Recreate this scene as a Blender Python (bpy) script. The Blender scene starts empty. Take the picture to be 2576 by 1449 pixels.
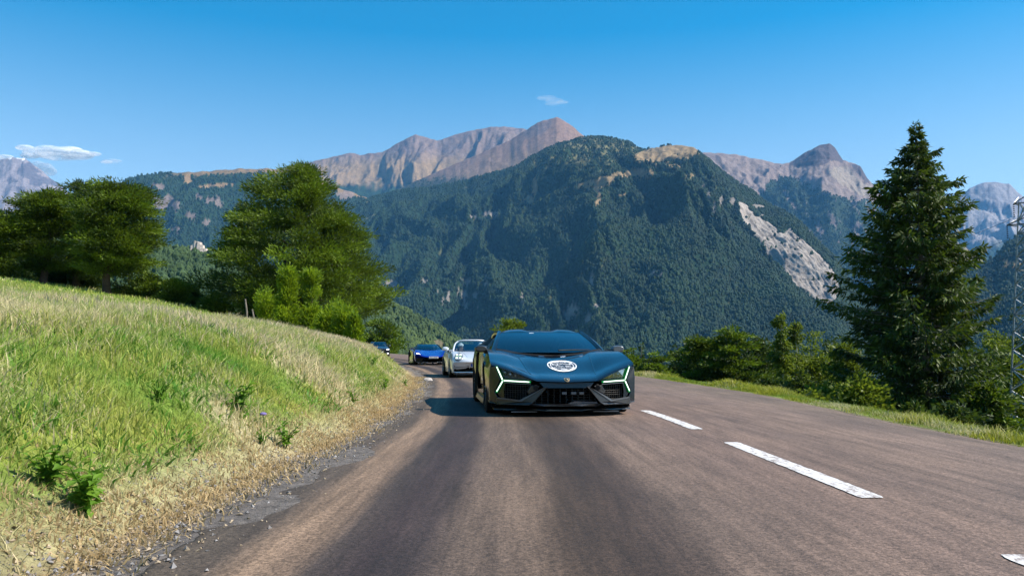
import bpy, bmesh, math, random
import numpy as np
from mathutils import Vector, Matrix, noise as mnoise
from mathutils.bvhtree import BVHTree

random.seed(7)
RNG = np.random.default_rng(7)
S = bpy.context.scene
COL = S.collection

# ------------------------------------------------------------------ camera
FPX, CAM_H, W_PX, HOR = 2090.0, 0.83, 2576.0, 890.0     # focal length, camera height, reference width, horizon row
PITCH = math.atan((HOR - 724.5) / FPX)
cam_d = bpy.data.cameras.new('camera')
cam = bpy.data.objects.new('camera', cam_d)
COL.objects.link(cam)
cam_d.sensor_width = 36.0
cam_d.lens = 36.0 * FPX / W_PX
cam_d.clip_start = 0.05
cam_d.clip_end = 60000
cam.location = (0, 0, CAM_H)
cam.rotation_euler = (math.pi / 2 + PITCH, 0, 0)
S.camera = cam

# ------------------------------------------------------------------ sky, sun, exposure
SUN_EL, SUN_AZ = math.radians(46), math.radians(-6)      # azimuth measured from +X (right) towards +Y (away)
SUN_DIR = Vector((math.cos(SUN_EL) * math.cos(SUN_AZ), math.cos(SUN_EL) * math.sin(SUN_AZ), math.sin(SUN_EL)))
world = bpy.data.worlds.new('World')
S.world = world
world.use_nodes = True
wn = world.node_tree
for n in list(wn.nodes):
    wn.nodes.remove(n)
w_out = wn.nodes.new('ShaderNodeOutputWorld')
w_bg = wn.nodes.new('ShaderNodeBackground')
w_sky = wn.nodes.new('ShaderNodeTexSky')
w_sky.sky_type = 'NISHITA'
w_sky.sun_disc = False
w_sky.sun_elevation = SUN_EL
w_sky.sun_rotation = math.pi / 2 - SUN_AZ                # Nishita: 0 = +Y, clockwise towards +X
w_sky.altitude = 1400
w_sky.air_density = 1.0
w_sky.dust_density = 0.25
w_sky.ozone_density = 2.0
w_hs = wn.nodes.new('ShaderNodeHueSaturation')
w_hs.inputs['Saturation'].default_value = 1.42
w_hs.inputs['Hue'].default_value = 0.482
wn.links.new(w_sky.outputs[0], w_hs.inputs['Color'])
w_tc = wn.nodes.new('ShaderNodeTexCoord')
w_sx = wn.nodes.new('ShaderNodeSeparateXYZ')
w_mr = wn.nodes.new('ShaderNodeMapRange')
w_mr.interpolation_type = 'SMOOTHSTEP'                 # the blue deepens steadily from the horizon up and stays deep overhead
wn.links.new(w_tc.outputs['Generated'], w_sx.inputs[0])
wn.links.new(w_sx.outputs['Z'], w_mr.inputs['Value'])
for k_, v_ in (('From Min', .11), ('From Max', .46), ('To Min', .88), ('To Max', 1.62)):
    w_mr.inputs[k_].default_value = v_
wn.links.new(w_mr.outputs[0], w_hs.inputs['Saturation'])
wn.links.new(w_hs.outputs[0], w_bg.inputs['Color'])
w_bg.inputs['Strength'].default_value = 0.1
wn.links.new(w_bg.outputs[0], w_out.inputs['Surface'])
sun_d = bpy.data.lights.new('sun', 'SUN')
sun_d.energy = 5.0
sun_d.angle = math.radians(0.53)
sun_d.color = (1.0, 0.92, 0.80)
sun = bpy.data.objects.new('sun', sun_d)
COL.objects.link(sun)
sun.rotation_euler = SUN_DIR.to_track_quat('Z', 'Y').to_euler()
S.view_settings.view_transform = 'Standard'
S.view_settings.look = 'None'
S.view_settings.exposure = 0.95
S.view_settings.gamma = 1.0
S.view_settings.use_curve_mapping = False
S.render.engine = 'CYCLES'
S.cycles.use_denoising = True
S.cycles.max_bounces = 6
S.cycles.diffuse_bounces = 2
S.cycles.glossy_bounces = 3
S.cycles.transmission_bounces = 4
S.cycles.transparent_max_bounces = 12
S.cycles.volume_bounces = 0
S.cycles.caustics_reflective = False
S.cycles.caustics_refractive = False


# ------------------------------------------------------------------ helpers
def ray(px, py):
    d = np.array([(px - W_PX / 2) / FPX, 1.0, -(py - 724.5) / FPX])
    c, s = math.cos(PITCH), math.sin(PITCH)
    return np.array([d[0], d[1] * c - d[2] * s, d[1] * s + d[2] * c])


def at(px, py, Y):
    r = ray(px, py)
    return np.array([0, 0, CAM_H]) + r * Y / r[1]


def pix(P):
    """world points (n,3) -> survey pixel coordinates"""
    c, s = math.cos(PITCH), math.sin(PITCH)
    x, y, z = P[:, 0], P[:, 1], P[:, 2] - CAM_H
    yy = y * c + z * s
    zz = -y * s + z * c
    yy = np.maximum(yy, 0.1)
    return np.stack([W_PX / 2 + FPX * x / yy, 724.5 - FPX * zz / yy], 1)


def ss(a, b, x):
    t = np.clip((np.asarray(x, float) - a) / (b - a), 0, 1)
    return t * t * (3 - 2 * t)


def pchip(xk, yk, x):
    xk, yk, x = np.asarray(xk, float), np.asarray(yk, float), np.asarray(x, float)
    h = np.diff(xk)
    if yk.ndim > 1:
        return np.stack([pchip(xk, yk[:, k], x) for k in range(yk.shape[1])], 1)
    d = np.diff(yk) / h
    m = np.zeros_like(yk)
    if len(xk) == 2:
        m[:] = d[0]
    else:
        w1, w2 = 2 * h[1:] + h[:-1], h[1:] + 2 * h[:-1]
        ok = d[:-1] * d[1:] > 0
        with np.errstate(divide='ignore', invalid='ignore'):
            mm = (w1 + w2) / (w1 / d[:-1] + w2 / d[1:])
        m[1:-1] = np.where(ok, mm, 0)
        m[0], m[-1] = d[0], d[-1]
    i = np.clip(np.searchsorted(xk, x) - 1, 0, len(xk) - 2)
    t = (x - xk[i]) / h[i]
    out = ((1 + 2 * t) * (1 - t) ** 2 * yk[i] + t * (1 - t) ** 2 * h[i] * m[i]
           + t * t * (3 - 2 * t) * yk[i + 1] + t * t * (t - 1) * h[i] * m[i + 1])
    lo, hi = x < xk[0], x > xk[-1]
    out = np.where(lo, yk[0] + (x - xk[0]) * m[0], out)
    return np.where(hi, yk[-1] + (x - xk[-1]) * m[-1], out)


_G = np.random.default_rng(11)
_PERM = np.concatenate([_G.permutation(256)] * 3)
_ANG = _G.uniform(0, 2 * math.pi, 256)
_GX, _GY = np.cos(_ANG), np.sin(_ANG)


def perlin(x, y):
    x, y = np.asarray(x, float), np.asarray(y, float)
    xi, yi = np.floor(x).astype(int), np.floor(y).astype(int)
    xf, yf = x - xi, y - yi
    u, v = xf ** 3 * (xf * (xf * 6 - 15) + 10), yf ** 3 * (yf * (yf * 6 - 15) + 10)

    def g(ix, iy, fx, fy):
        k = _PERM[_PERM[ix & 255] + (iy & 255)] & 255
        return _GX[k] * fx + _GY[k] * fy
    a, b = g(xi, yi, xf, yf), g(xi + 1, yi, xf - 1, yf)
    c, d = g(xi, yi + 1, xf, yf - 1), g(xi + 1, yi + 1, xf - 1, yf - 1)
    return (a + (b - a) * u + (c + (d - c) * u - a - (b - a) * u) * v) * 1.5


def fbm(x, y, o=4, g=0.5, ridged=False):
    out, amp, tot = 0, 1.0, 0
    for k in range(o):
        n = perlin(x * 2 ** k + 13.7 * k, y * 2 ** k - 7.1 * k)
        if ridged:
            n = 1 - 2 * np.abs(n)
        out = out + n * amp
        tot += amp
        amp *= g
    return out / tot


def in_poly(P, poly):
    x, y = P[:, 0], P[:, 1]
    ins = np.zeros(len(P), bool)
    n = len(poly)
    j = n - 1
    for i in range(n):
        (xi, yi), (xj, yj) = poly[i], poly[j]
        if yi != yj:
            c = ((yi > y) != (yj > y)) & (x < (xj - xi) * (y - yi) / (yj - yi) + xi)
            ins ^= c
        j = i
    return ins


def tag(o, label=None, cat=None, group=None, kind=None):
    if label: o['label'] = label
    if cat: o['category'] = cat
    if group: o['group'] = group
    if kind: o['kind'] = kind
    return o


def mesh_np(name, V, F, mat=None, parent=None, cols=None, smooth=False, sharp=None, attrs=None):
    """one mesh object from numpy arrays; F is (n,3), (n,4), or a list of such arrays"""
    me = bpy.data.meshes.new(name)
    V = np.asarray(V, np.float32)
    Fs = F if isinstance(F, list) else [F]
    Fs = [np.asarray(f, np.int32) for f in Fs if len(f)]
    nl = sum(f.size for f in Fs)
    nf = sum(len(f) for f in Fs)
    me.vertices.add(len(V))
    me.vertices.foreach_set('co', V.ravel())
    me.loops.add(nl)
    me.loops.foreach_set('vertex_index', np.concatenate([f.ravel() for f in Fs]))
    me.polygons.add(nf)
    tot = np.concatenate([np.full(len(f), f.shape[1], np.int32) for f in Fs])
    st = np.concatenate([[0], np.cumsum(tot)[:-1]]).astype(np.int32)
    me.polygons.foreach_set('loop_start', st)
    me.polygons.foreach_set('use_smooth', np.full(nf, bool(smooth)))
    me.update(calc_edges=True)
    me.validate()
    if cols is not None:
        a = me.color_attributes.new('Col', 'FLOAT_COLOR', 'POINT')
        c = np.ones((len(V), 4), np.float32)
        c[:, :3] = cols
        a.data.foreach_set('color', c.ravel())
    for k, v in (attrs or {}).items():
        a = me.attributes.new(k, 'FLOAT', 'POINT')
        a.data.foreach_set('value', np.asarray(v, np.float32))
    if sharp:
        me.set_sharp_from_angle(angle=math.radians(sharp))
    if mat: me.materials.append(mat)
    o = bpy.data.objects.new(name, me)
    COL.objects.link(o)
    if parent is not None: o.parent = parent
    return o


def empty(name, loc=(0, 0, 0), rz=0.0):
    o = bpy.data.objects.new(name, None)
    COL.objects.link(o)
    o.location = loc
    o.rotation_euler = (0, 0, rz)
    o.empty_display_size = 0.3
    return o


def grid_faces(nr, nc):
    i = np.arange((nr - 1) * (nc - 1))
    r, c = i // (nc - 1), i % (nc - 1)
    a = r * nc + c
    return np.stack([a, a + 1, a + nc + 1, a + nc], 1)


class MB:
    """collects simple solids into one mesh"""
    def __init__(self):
        self.v, self.f, self.n = [], [], 0

    def add(self, V, F):
        V = np.asarray(V, float)
        self.v.append(V)
        for f in F:
            self.f.append([int(i) + self.n for i in f])
        self.n += len(V)
        return self

    def box(self, c, s, R=None):
        V = np.array([[x, y, z] for x in (-.5, .5) for y in (-.5, .5) for z in (-.5, .5)]) * np.array(s)
        if R is not None: V = V @ np.array(R).T
        return self.add(V + np.array(c), [(0, 1, 3, 2), (4, 6, 7, 5), (0, 4, 5, 1), (2, 3, 7, 6), (0, 2, 6, 4), (1, 5, 7, 3)])

    def tube(self, pts, rad, k=8, cap=True):
        pts = np.asarray(pts, float)
        n = len(pts)
        rad = np.full(n, rad, float) if np.isscalar(rad) else np.asarray(rad, float)
        t = np.gradient(pts, axis=0)
        t /= np.linalg.norm(t, axis=1)[:, None] + 1e-9
        up = np.array([0, 0, 1.0]) if abs(t[0, 2]) < 0.9 else np.array([1.0, 0, 0])
        V = []
        for i in range(n):
            a = np.cross(up, t[i]); a /= np.linalg.norm(a) + 1e-9
            b = np.cross(t[i], a)
            for j in range(k):
                w = 2 * math.pi * j / k
                V.append(pts[i] + rad[i] * (math.cos(w) * a + math.sin(w) * b))
        F = [(i * k + j, i * k + (j + 1) % k, (i + 1) * k + (j + 1) % k, (i + 1) * k + j) for i in range(n - 1) for j in range(k)]
        if cap:
            F += [tuple(range(k - 1, -1, -1)), tuple((n - 1) * k + j for j in range(k))]
        return self.add(V, F)

    def lathe(self, prof, axis='x', c=(0, 0, 0), k=32, closed=False):
        V, n = [], len(prof)
        for j in range(k):
            w = 2 * math.pi * j / k
            for (h, r) in prof:
                a, b = r * math.cos(w), r * math.sin(w)
                V.append({'x': (h, a, b), 'y': (a, h, b), 'z': (a, b, h)}[axis])
        m = n if closed else n - 1
        F = [(j * n + i, j * n + (i + 1) % n, ((j + 1) % k) * n + (i + 1) % n, ((j + 1) % k) * n + i) for j in range(k) for i in range(m)]
        return self.add(np.array(V) + np.array(c), F)

    def prism(self, front, back):
        n = len(front)
        F = [tuple(range(n)), tuple(range(2 * n - 1, n - 1, -1))] + [(i, n + i, n + (i + 1) % n, (i + 1) % n) for i in range(n)]
        return self.add(np.concatenate([np.asarray(front, float), np.asarray(back, float)]), F)

    def ball(self, c, r, seg=12, rings=8):
        V, F = [], []
        r = np.array([r] * 3 if np.isscalar(r) else r, float)
        for i in range(rings + 1):
            p = math.pi * i / rings
            for j in range(seg):
                w = 2 * math.pi * j / seg
                V.append(np.array([math.sin(p) * math.cos(w), math.sin(p) * math.sin(w), math.cos(p)]) * r + np.array(c))
        for i in range(rings):
            for j in range(seg):
                F.append((i * seg + j, (i + 1) * seg + j, (i + 1) * seg + (j + 1) % seg, i * seg + (j + 1) % seg))
        return self.add(V, F)

    def build(self, name, mat, parent=None, smooth=False, sharp=35, bevel=0):
        me = bpy.data.meshes.new(name)
        me.from_pydata(np.concatenate(self.v).tolist(), [], self.f)
        bm = bmesh.new()
        bm.from_mesh(me)
        bmesh.ops.remove_doubles(bm, verts=bm.verts, dist=1e-5)
        bmesh.ops.recalc_face_normals(bm, faces=bm.faces)
        bm.to_mesh(me)
        bm.free()
        if smooth:
            me.polygons.foreach_set('use_smooth', np.ones(len(me.polygons), bool))
            me.set_sharp_from_angle(angle=math.radians(sharp))
        if mat: me.materials.append(mat)
        o = bpy.data.objects.new(name, me)
        COL.objects.link(o)
        if parent is not None: o.parent = parent
        if bevel:
            b = o.modifiers.new('edge', 'BEVEL')
            b.width, b.segments, b.limit_method = bevel, 2, 'ANGLE'
        return o


def copy_tree(o, parent=None):
    c = o.copy()
    COL.objects.link(c)
    if parent is not None: c.parent = parent
    for ch in list(o.children):
        copy_tree(ch, c)
    return c


# ------------------------------------------------------------------ materials
class N:
    """tiny node helper"""
    def __init__(self, name):
        self.m = bpy.data.materials.new(name)
        self.m.use_nodes = True
        self.t = self.m.node_tree
        for n in list(self.t.nodes):
            self.t.nodes.remove(n)
        self.out = self.t.nodes.new('ShaderNodeOutputMaterial')

    def new(self, typ, props=None, **ins):
        n = self.t.nodes.new('ShaderNode' + typ)
        for k, v in (props or {}).items():
            setattr(n, k, v)
        for k, v in ins.items():
            self.set(n, k.replace('__', ' '), v)
        return n

    def set(self, n, key, v):
        s = n.inputs[int(key[1:])] if key[0] == 'i' and key[1:].isdigit() else n.inputs[key]
        if isinstance(v, bpy.types.NodeSocket):
            self.t.links.new(v, s)
        elif isinstance(v, (tuple, list)) and len(v) == 3 and s.type == 'RGBA':
            s.default_value = (*v, 1)
        else:
            s.default_value = v

    def noise(self, vec, scale, detail=4, rough=0.55, dist=0.0):
        return self.new('TexNoise', None, Vector=vec, Scale=scale, Detail=detail, Roughness=rough, Distortion=dist).outputs['Fac']

    def ramp(self, fac, stops, interp='LINEAR'):
        r = self.new('ValToRGB', None, Fac=fac)
        r.color_ramp.interpolation = interp
        e = r.color_ramp.elements
        while len(e) < len(stops):
            e.new(0.5)
        for el, (p, c) in zip(e, stops):
            el.position = p
            el.color = (*c, 1) if len(c) == 3 else c
        return r.outputs['Color']

    def mix(self, fac, a, b, mode='MIX'):
        m = self.new('Mix', dict(data_type='RGBA', blend_type=mode))
        for s, v in ((m.inputs[0], fac), (m.inputs[6], a), (m.inputs[7], b)):
            if isinstance(v, bpy.types.NodeSocket):
                self.t.links.new(v, s)
            else:
                s.default_value = (*v, 1) if isinstance(v, (tuple, list)) else v
        return m.outputs[2]

    def math(self, op, a, b=0.0, c=0.0, clamp=False):
        m = self.new('Math', dict(operation=op, use_clamp=clamp))
        for s, v in zip(m.inputs, (a, b, c)):
            if isinstance(v, bpy.types.NodeSocket):
                self.t.links.new(v, s)
            else:
                s.default_value = v
        return m.outputs[0]

    def maprange(self, v, a, b, c=0.0, d=1.0):
        return self.new('MapRange', None, Value=v, From__Min=a, From__Max=b, To__Min=c, To__Max=d).outputs[0]

    def coord(self, kind='Object', scale=(1, 1, 1)):
        tc = self.new('TexCoord')
        mp = self.new('Mapping', None, Vector=tc.outputs[kind])
        mp.inputs['Scale'].default_value = scale
        return mp.outputs[0]

    def attr(self, name, out='Fac'):
        a = self.new('Attribute', dict(attribute_name=name))
        return a.outputs[out]

    def bump(self, h, strength=0.3, dist=0.1):
        return self.new('Bump', None, Height=h, Strength=strength, Distance=dist).outputs[0]

    def pbr(self, **k):
        b = self.new('BsdfPrincipled')
        for kk, v in k.items():
            self.set(b, kk.replace('__', ' '), v)
        self.t.links.new(b.outputs[0], self.out.inputs['Surface'])
        return self.m

    def surf(self, sh):
        self.t.links.new(sh, self.out.inputs['Surface'])
        return self.m


def m_simple(name, col, rough=0.5, metal=0.0, coat=0.0, var=0.12, scale=8.0, spec=0.5):
    n = N(name)
    v = n.noise(n.coord(), scale, 5)
    c = n.mix(n.maprange(v, 0.3, 0.7), tuple(x * (1 - var) for x in col), tuple(min(1, x * (1 + var)) for x in col))
    k = dict(Base__Color=c, Roughness=n.maprange(v, 0.3, 0.7, max(rough - 0.06, 0.01), min(rough + 0.06, 1)), Metallic=metal)
    k['Specular IOR Level'] = spec
    if coat:
        k['Coat Weight'] = coat
        k['Coat Roughness'] = 0.04
    return n.pbr(**k)


def m_leaf(name, dark, light, trans=0.35, rough=0.6, tcol=None):
    """foliage: colour runs by each spray's own tint, part of the light passes through"""
    n = N(name)
    v = n.attr('tint')
    c = n.mix(v, dark, light)
    d = n.new('BsdfPrincipled', None, Base__Color=c, Roughness=rough)
    d.inputs['Specular IOR Level'].default_value = 0.25
    t = n.new('BsdfTranslucent', None, Color=n.mix(0.5, c, tcol or tuple(min(1, x * 1.6) for x in light)))
    mx = n.new('MixShader', None, Fac=trans)
    n.t.links.new(d.outputs[0], mx.inputs[1])
    n.t.links.new(t.outputs[0], mx.inputs[2])
    return n.surf(mx.outputs[0])


def m_emit(name, col, strength):
    n = N(name)
    return n.surf(n.new('Emission', None, Color=col, Strength=strength).outputs[0])


def m_vcol(name, rough=0.9, nscale=0.05, amt=0.5, bump=0.0, nscale2=None):
    """land cover colour comes with the mesh; noise adds grain"""
    n = N(name)
    c = n.attr('Col', 'Color')
    co = n.coord()
    v = n.noise(co, nscale, 8, 0.65)
    f = n.maprange(v, 0.25, 0.75, 1 - amt, 1 + amt)
    cc = n.new('VectorMath', dict(operation='SCALE'))
    n.t.links.new(c, cc.inputs[0])
    n.t.links.new(f, cc.inputs['Scale'])
    k = dict(Base__Color=cc.outputs[0], Roughness=rough)
    k['Specular IOR Level'] = 0.1
    if bump:
        k['Normal'] = n.bump(n.noise(co, nscale2 or nscale, 8, 0.7), 1.0, bump)
    return n.pbr(**k)
# ------------------------------------------------------------------ the road's course
CY = [-40, 0, 5, 10, 14, 20, 28, 37, 46, 60, 77, 90, 100, 110, 122, 140]
CX = [2.1, 2.06, 2.05, 2.0, 1.82, 1.4, .55, -.85, -2.75, -5.9, -10.4, -15.3, -21, -29, -41, -60]
RY = [-40, 0, 7, 10, 13, 18.6, 25, 31, 37, 46, 60, 77, 90, 100, 110, 122, 140]
RX = [4.5, 4.5, 4.57, 4.62, 4.85, 5.1, 4.9, 4.45, 3.5, 1.7, -1.8, -6.4, -11.3, -17, -25, -37, -56]
ZY = [-40, 0, 20, 30, 46, 60, 77, 92, 105, 120, 140, 400]
ZX = [0, 0, 0, .03, .2, .33, .5, .8, 1.15, 1.6, 2.2, 2.2]


def road_c(y): return pchip(CY, CX, y)
def road_r(y): return pchip(RY, RX, y)
def road_l(y): return road_c(y) - 3.5
def road_z(y): return pchip(ZY, ZX, y)
def toe(y): return road_l(y) - 0.38 - 0.12 * fbm(np.asarray(y) * 0.35, np.zeros_like(np.asarray(y, float)) + 3.3, 3)


BD = [0, .35, .8, 1.6, 2.5, 4, 6, 10, 14, 22, 40, 80, 160]
BZ = [0, .2, .52, .98, 1.26, 1.49, 1.72, 2.2, 2.65, 3.8, 5.5, 8.5, 12.5]


def bank_z(x, y):
    """ground height left of the road"""
    x, y = np.asarray(x, float), np.asarray(y, float)
    d = toe(y) - x
    z = np.where(d > 0, pchip(BD, BZ, np.maximum(d, 0)), 0.0)
    z = z * (0.93 + 0.07 * ss(3, 14, y))
    z = z + 0.045 * np.clip(y - 22, 0, 26) * ss(3, 14, d)
    z = z - 0.22 * np.clip(y - 58, 0, 400) * ss(4, 16, d)
    z = z + ss(0.1, 1.0, d) * (0.10 * fbm(x * 0.9, y * 0.9, 4) + 0.10 * fbm(x * .25, y * .25, 2))
    return road_z(y) - 0.035 * ss(-.4, -.05, d) + z - np.clip(y - 135, 0, 500) * .6


RD = [-1, 0, .5, 1.1, 2, 5, 10, 20, 60, 200, 600, 1500]
RZ = [-.03, -.01, -.02, -.2, -.85, -2.3, -4.3, -6.6, -17, -60, -150, -235]


def right_z(x, y):
    """ground height right of the road"""
    x, y = np.asarray(x, float), np.asarray(y, float)
    d = x - road_r(y)
    return road_z(y) + pchip(RD, RZ, d) + ss(.1, 1.5, d) * 0.08 * fbm(x * .8, y * .8, 3) + ss(3, 20, d) * .5 * fbm(x * .1, y * .1, 3) - np.clip(y - 135, 0, 500) * .5


# ------------------------------------------------------------------ road surface
def road_material():
    n = N('chip_seal')
    u, v = n.attr('u'), n.attr('v')
    vec = n.new('CombineXYZ', None, X=u, Y=v, Z=0.0).outputs[0]

    def mp(sx, sy):
        m = n.new('Mapping', None, Vector=vec)
        m.inputs['Scale'].default_value = (sx, sy, 1)
        return m.outputs[0]
    wob = n.math('MULTIPLY_ADD', n.noise(mp(.6, .22), 1.0, 3), 0.34, -0.17)
    uu = n.math('ADD', u, wob)
    base = n.ramp(n.maprange(uu, -3.6, 2.8), [
        (0.00, (0.111, 0.078, 0.054)), (0.02, (0.072, 0.055, 0.040)), (0.055, (0.069, 0.051, 0.039)), (0.08, (0.186, 0.125, 0.084)),
        (0.105, (0.157, 0.105, 0.072)), (0.125, (0.040, 0.029, 0.025)), (0.155, (0.028, 0.018, 0.018)), (0.185, (0.035, 0.024, 0.022)), (0.21, (0.098, 0.068, 0.051)),
        (0.255, (0.107, 0.073, 0.053)), (0.285, (0.044, 0.028, 0.019)), (0.325, (0.034, 0.021, 0.015)), (0.355, (0.051, 0.033, 0.025)), (0.39, (0.123, 0.084, 0.064)), (0.52, (0.137, 0.091, 0.071)),
        (0.72, (0.131, 0.089, 0.069)), (0.85, (0.148, 0.102, 0.080)), (1.0, (0.124, 0.089, 0.067))])
    s1 = n.noise(mp(9, .55), 1.0, 5, .6)                      # traffic polish runs along the lane
    s2 = n.noise(mp(1.1, .35), 1.0, 5, .6)
    s3 = n.noise(mp(1, 1), 150.0, 2, .6)                      # chippings
    s4 = n.noise(mp(1, 1), 26.0, 4, .7)
    s5 = n.noise(mp(34, 1.6), 1.0, 3, .6)
    f = n.math('MULTIPLY', n.maprange(s1, .25, .75, .62, 1.38), n.maprange(s2, .25, .75, .74, 1.24))
    f = n.math('MULTIPLY', f, n.maprange(s3, .25, .75, .62, 1.38))
    f = n.math('MULTIPLY', f, n.maprange(s5, .25, .75, .8, 1.2))
    f = n.math('MULTIPLY', f, n.maprange(s4, .25, .75, .72, 1.28))
    vo = n.new('TexVoronoi', None, Vector=mp(1, .8), Scale=95.0)
    sp = n.new('SeparateColor', None, Color=vo.outputs['Color'])
    f = n.math('MULTIPLY', f, n.maprange(sp.outputs[0], 0, 1, .62, 1.42))
    tar = n.maprange(n.noise(mp(.9, .28), 2.2, 4, .6, .6), .66, .72)     # tar blots
    f = n.math('MULTIPLY', f, n.math('MULTIPLY_ADD', tar, -.22, 1.0))
    sc = n.new('VectorMath', dict(operation='SCALE'))
    n.t.links.new(base, sc.inputs[0])
    n.t.links.new(f, sc.inputs['Scale'])
    h = n.math('ADD', n.math('MULTIPLY', s3, .6), s4)
    k = dict(Base__Color=sc.outputs[0], Roughness=n.maprange(s2, .3, .7, .68, .85), Normal=n.bump(h, .7, .006))
    k['Specular IOR Level'] = 0.35
    return n.pbr(**k)


ys = np.concatenate([np.arange(-40, 0, 1.0), np.arange(0, 24, .06), np.arange(24, 40, .2), np.arange(40, 140.1, .5)])
tt = np.concatenate([[0, .004, .008, .014, .02], np.linspace(.03, .985, 30), [.992, 1]])
L, R_ = road_l(ys), road_r(ys)
edge_n = 0.13 * fbm(ys * .7, ys * 0 + 9.1, 4) + 0.09 * fbm(ys * 3.1, ys * 0 + 2.0, 4, .7)
edge_r = 0.07 * fbm(ys * .8, ys * 0 + 4.1, 4)
X = (L + edge_n)[:, None] * (1 - tt) + (R_ + edge_r)[:, None] * tt
Y = np.repeat(ys[:, None], len(tt), 1)
u_ = X - road_c(ys)[:, None]
Z = road_z(ys)[:, None] + 0.012 * np.sin(np.pi * tt)[None] + .004 * fbm(X * 1.3, Y * .5, 3)
Z[:, 0] -= .05
Z[:, -1] -= .05
road = mesh_np('road', np.stack([X, Y, Z], -1).reshape(-1, 3), grid_faces(len(ys), len(tt)), road_material(), smooth=True,
               attrs=dict(u=u_.ravel(), v=Y.ravel()))
tag(road, 'worn pinkish chip-sealed mountain road curving away to the left', kind='structure')

# white centre dashes, each a strip of paint on the road
n = N('road_paint')
pv = n.noise(n.coord('Object', (1, .35, 1)), 26, 7, .75)
m_paint = n.pbr(Base__Color=n.ramp(pv, [(.40, (.20, .15, .13)), (.47, (.50, .47, .46)), (.60, (.66, .65, .64))]), Roughness=.6)
for k in range(-1, 12):
    y0 = 0.47 + 4.33 * k
    yy = np.linspace(y0, y0 + 3.0, 61)
    w = .072 + .012 * fbm(yy * 7, yy * 0 + k, 3)
    w[0] *= .8; w[-1] *= .8
    cx, cz = road_c(yy), road_z(yy) + .0125 + .004 * fbm(road_c(yy) * 1.3, yy * .5, 3) + .004
    Vd = np.concatenate([np.stack([cx - w, yy, cz], 1), np.stack([cx + w, yy, cz], 1)])
    m = len(yy)
    mesh_np('centre_dash', Vd, np.array([[i, m + i, m + i + 1, i + 1] for i in range(m - 1)]), m_paint, road)


# ------------------------------------------------------------------ verge, bank, field
def noise_mix(x, y):
    return fbm(x * .55, y * .38, 4), fbm(x * 1.7 + 40, y * 1.1, 3)


GREEN, LIME, STRAW, TAN, DEEP = [np.array(c) for c in ((.20, .30, .05), (.35, .38, .08), (.58, .49, .31), (.48, .35, .20), (.08, .18, .02))]


def bank_cols(x, y, jit=0.0, rng=None):
    d = toe(y) - x
    a, b = noise_mix(x, y)
    if jit:
        a = a + rng.normal(0, jit, len(x))
        b = b + rng.normal(0, jit, len(x))
    c = GREEN + (LIME - GREEN) * ss(-.35, .4, b)[:, None]
    st = ss(-.05, .30, a * 1.2 + .10 * ss(1.2, 2.5, d) * ss(9, 4, d) - .38 * ss(3.2, 6, d))
    st = np.maximum(st, .8 * ss(.5, .15, d))
    c = c + (STRAW - c) * (st * .85)[:, None]
    dp = ss(.25, .55, -a) * ss(.5, 1.5, d)
    c = c + (DEEP * 1.5 - c) * (dp * .75)[:, None]
    sh = ss(.12, -.12, d)
    g = ss(-.1, .35, fbm(x * 2.2 + 11, y * 1.1, 4) + .9 * ss(.0, -.4, d) - .15)[:, None]
    c = c + ((TAN * (1 - g) + np.array([.20, .18, .17]) * g) - c) * sh[:, None]
    return c


ys = np.concatenate([np.arange(-40, 0, 2.0), np.arange(0, 45, .3), np.arange(45, 140, 1.5), np.arange(140, 420, 12)])
dd = np.concatenate([[-1.1, -.8, -.55], np.arange(-.4, 4, .1), np.arange(4, 16, .5), np.arange(16, 60, 2), np.arange(60, 161, 10)])
Y = np.repeat(ys[:, None], len(dd), 1)
X = toe(ys)[:, None] - dd[None]
Z = bank_z(X.ravel(), Y.ravel())
cb = bank_cols(X.ravel(), Y.ravel())
mb_ = m_vcol('bank_soil', .95, 9.0, .55, .05, 14)
meadow = mesh_np('meadow_bank', np.stack([X.ravel(), Y.ravel(), Z], 1), grid_faces(len(ys), len(dd))[:, ::-1], mb_, cols=cb * .75, smooth=True)
tag(meadow, 'grassy bank and meadow rising left of the road', kind='structure')

ys = np.concatenate([np.arange(-40, 0, 2.0), np.arange(0, 60, .5), np.arange(60, 140, 2), np.arange(140, 420, 12)])
dd = np.concatenate([[-.6, -.3], np.arange(0, 3, .2), np.arange(3, 20, 1), np.arange(20, 80, 6), [90, 120, 160, 220, 300, 420, 600, 900, 1500]])
Y = np.repeat(ys[:, None], len(dd), 1)
X = road_r(ys)[:, None] + dd[None]
Z = right_z(X.ravel(), Y.ravel())
d = np.repeat(dd[None], len(ys), 0).ravel()
nn = fbm(X.ravel() * .6, Y.ravel() * .4, 4)
cr = np.where((d < .15)[:, None], np.array([.16, .125, .10]), np.array([.14, .19, .03]) * (1 + .5 * nn[:, None]))
cr = cr + (np.array([.035, .06, .018]) - cr) * ss(1.5, 4, d)[:, None]
slope = mesh_np('valley_slope', np.stack([X.ravel(), Y.ravel(), Z], 1), grid_faces(len(ys), len(dd)), m_vcol('verge_soil', .95, 5.0, .5, .05, 12), cols=np.clip(cr, .01, 1), smooth=True)
tag(slope, 'wooded slope falling away right of the road', kind='structure')

V = np.array([[-12000, -2500, -262], [12000, -2500, -262], [12000, 12500, -262], [-12000, 12500, -262]], float)
ground = mesh_np('ground', V, np.array([[0, 1, 2, 3]]), m_simple('valley_floor', (.06, .09, .03), .95, var=.5, scale=.004, spec=.1))
tag(ground, 'valley floor far below the road', kind='structure')


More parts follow.
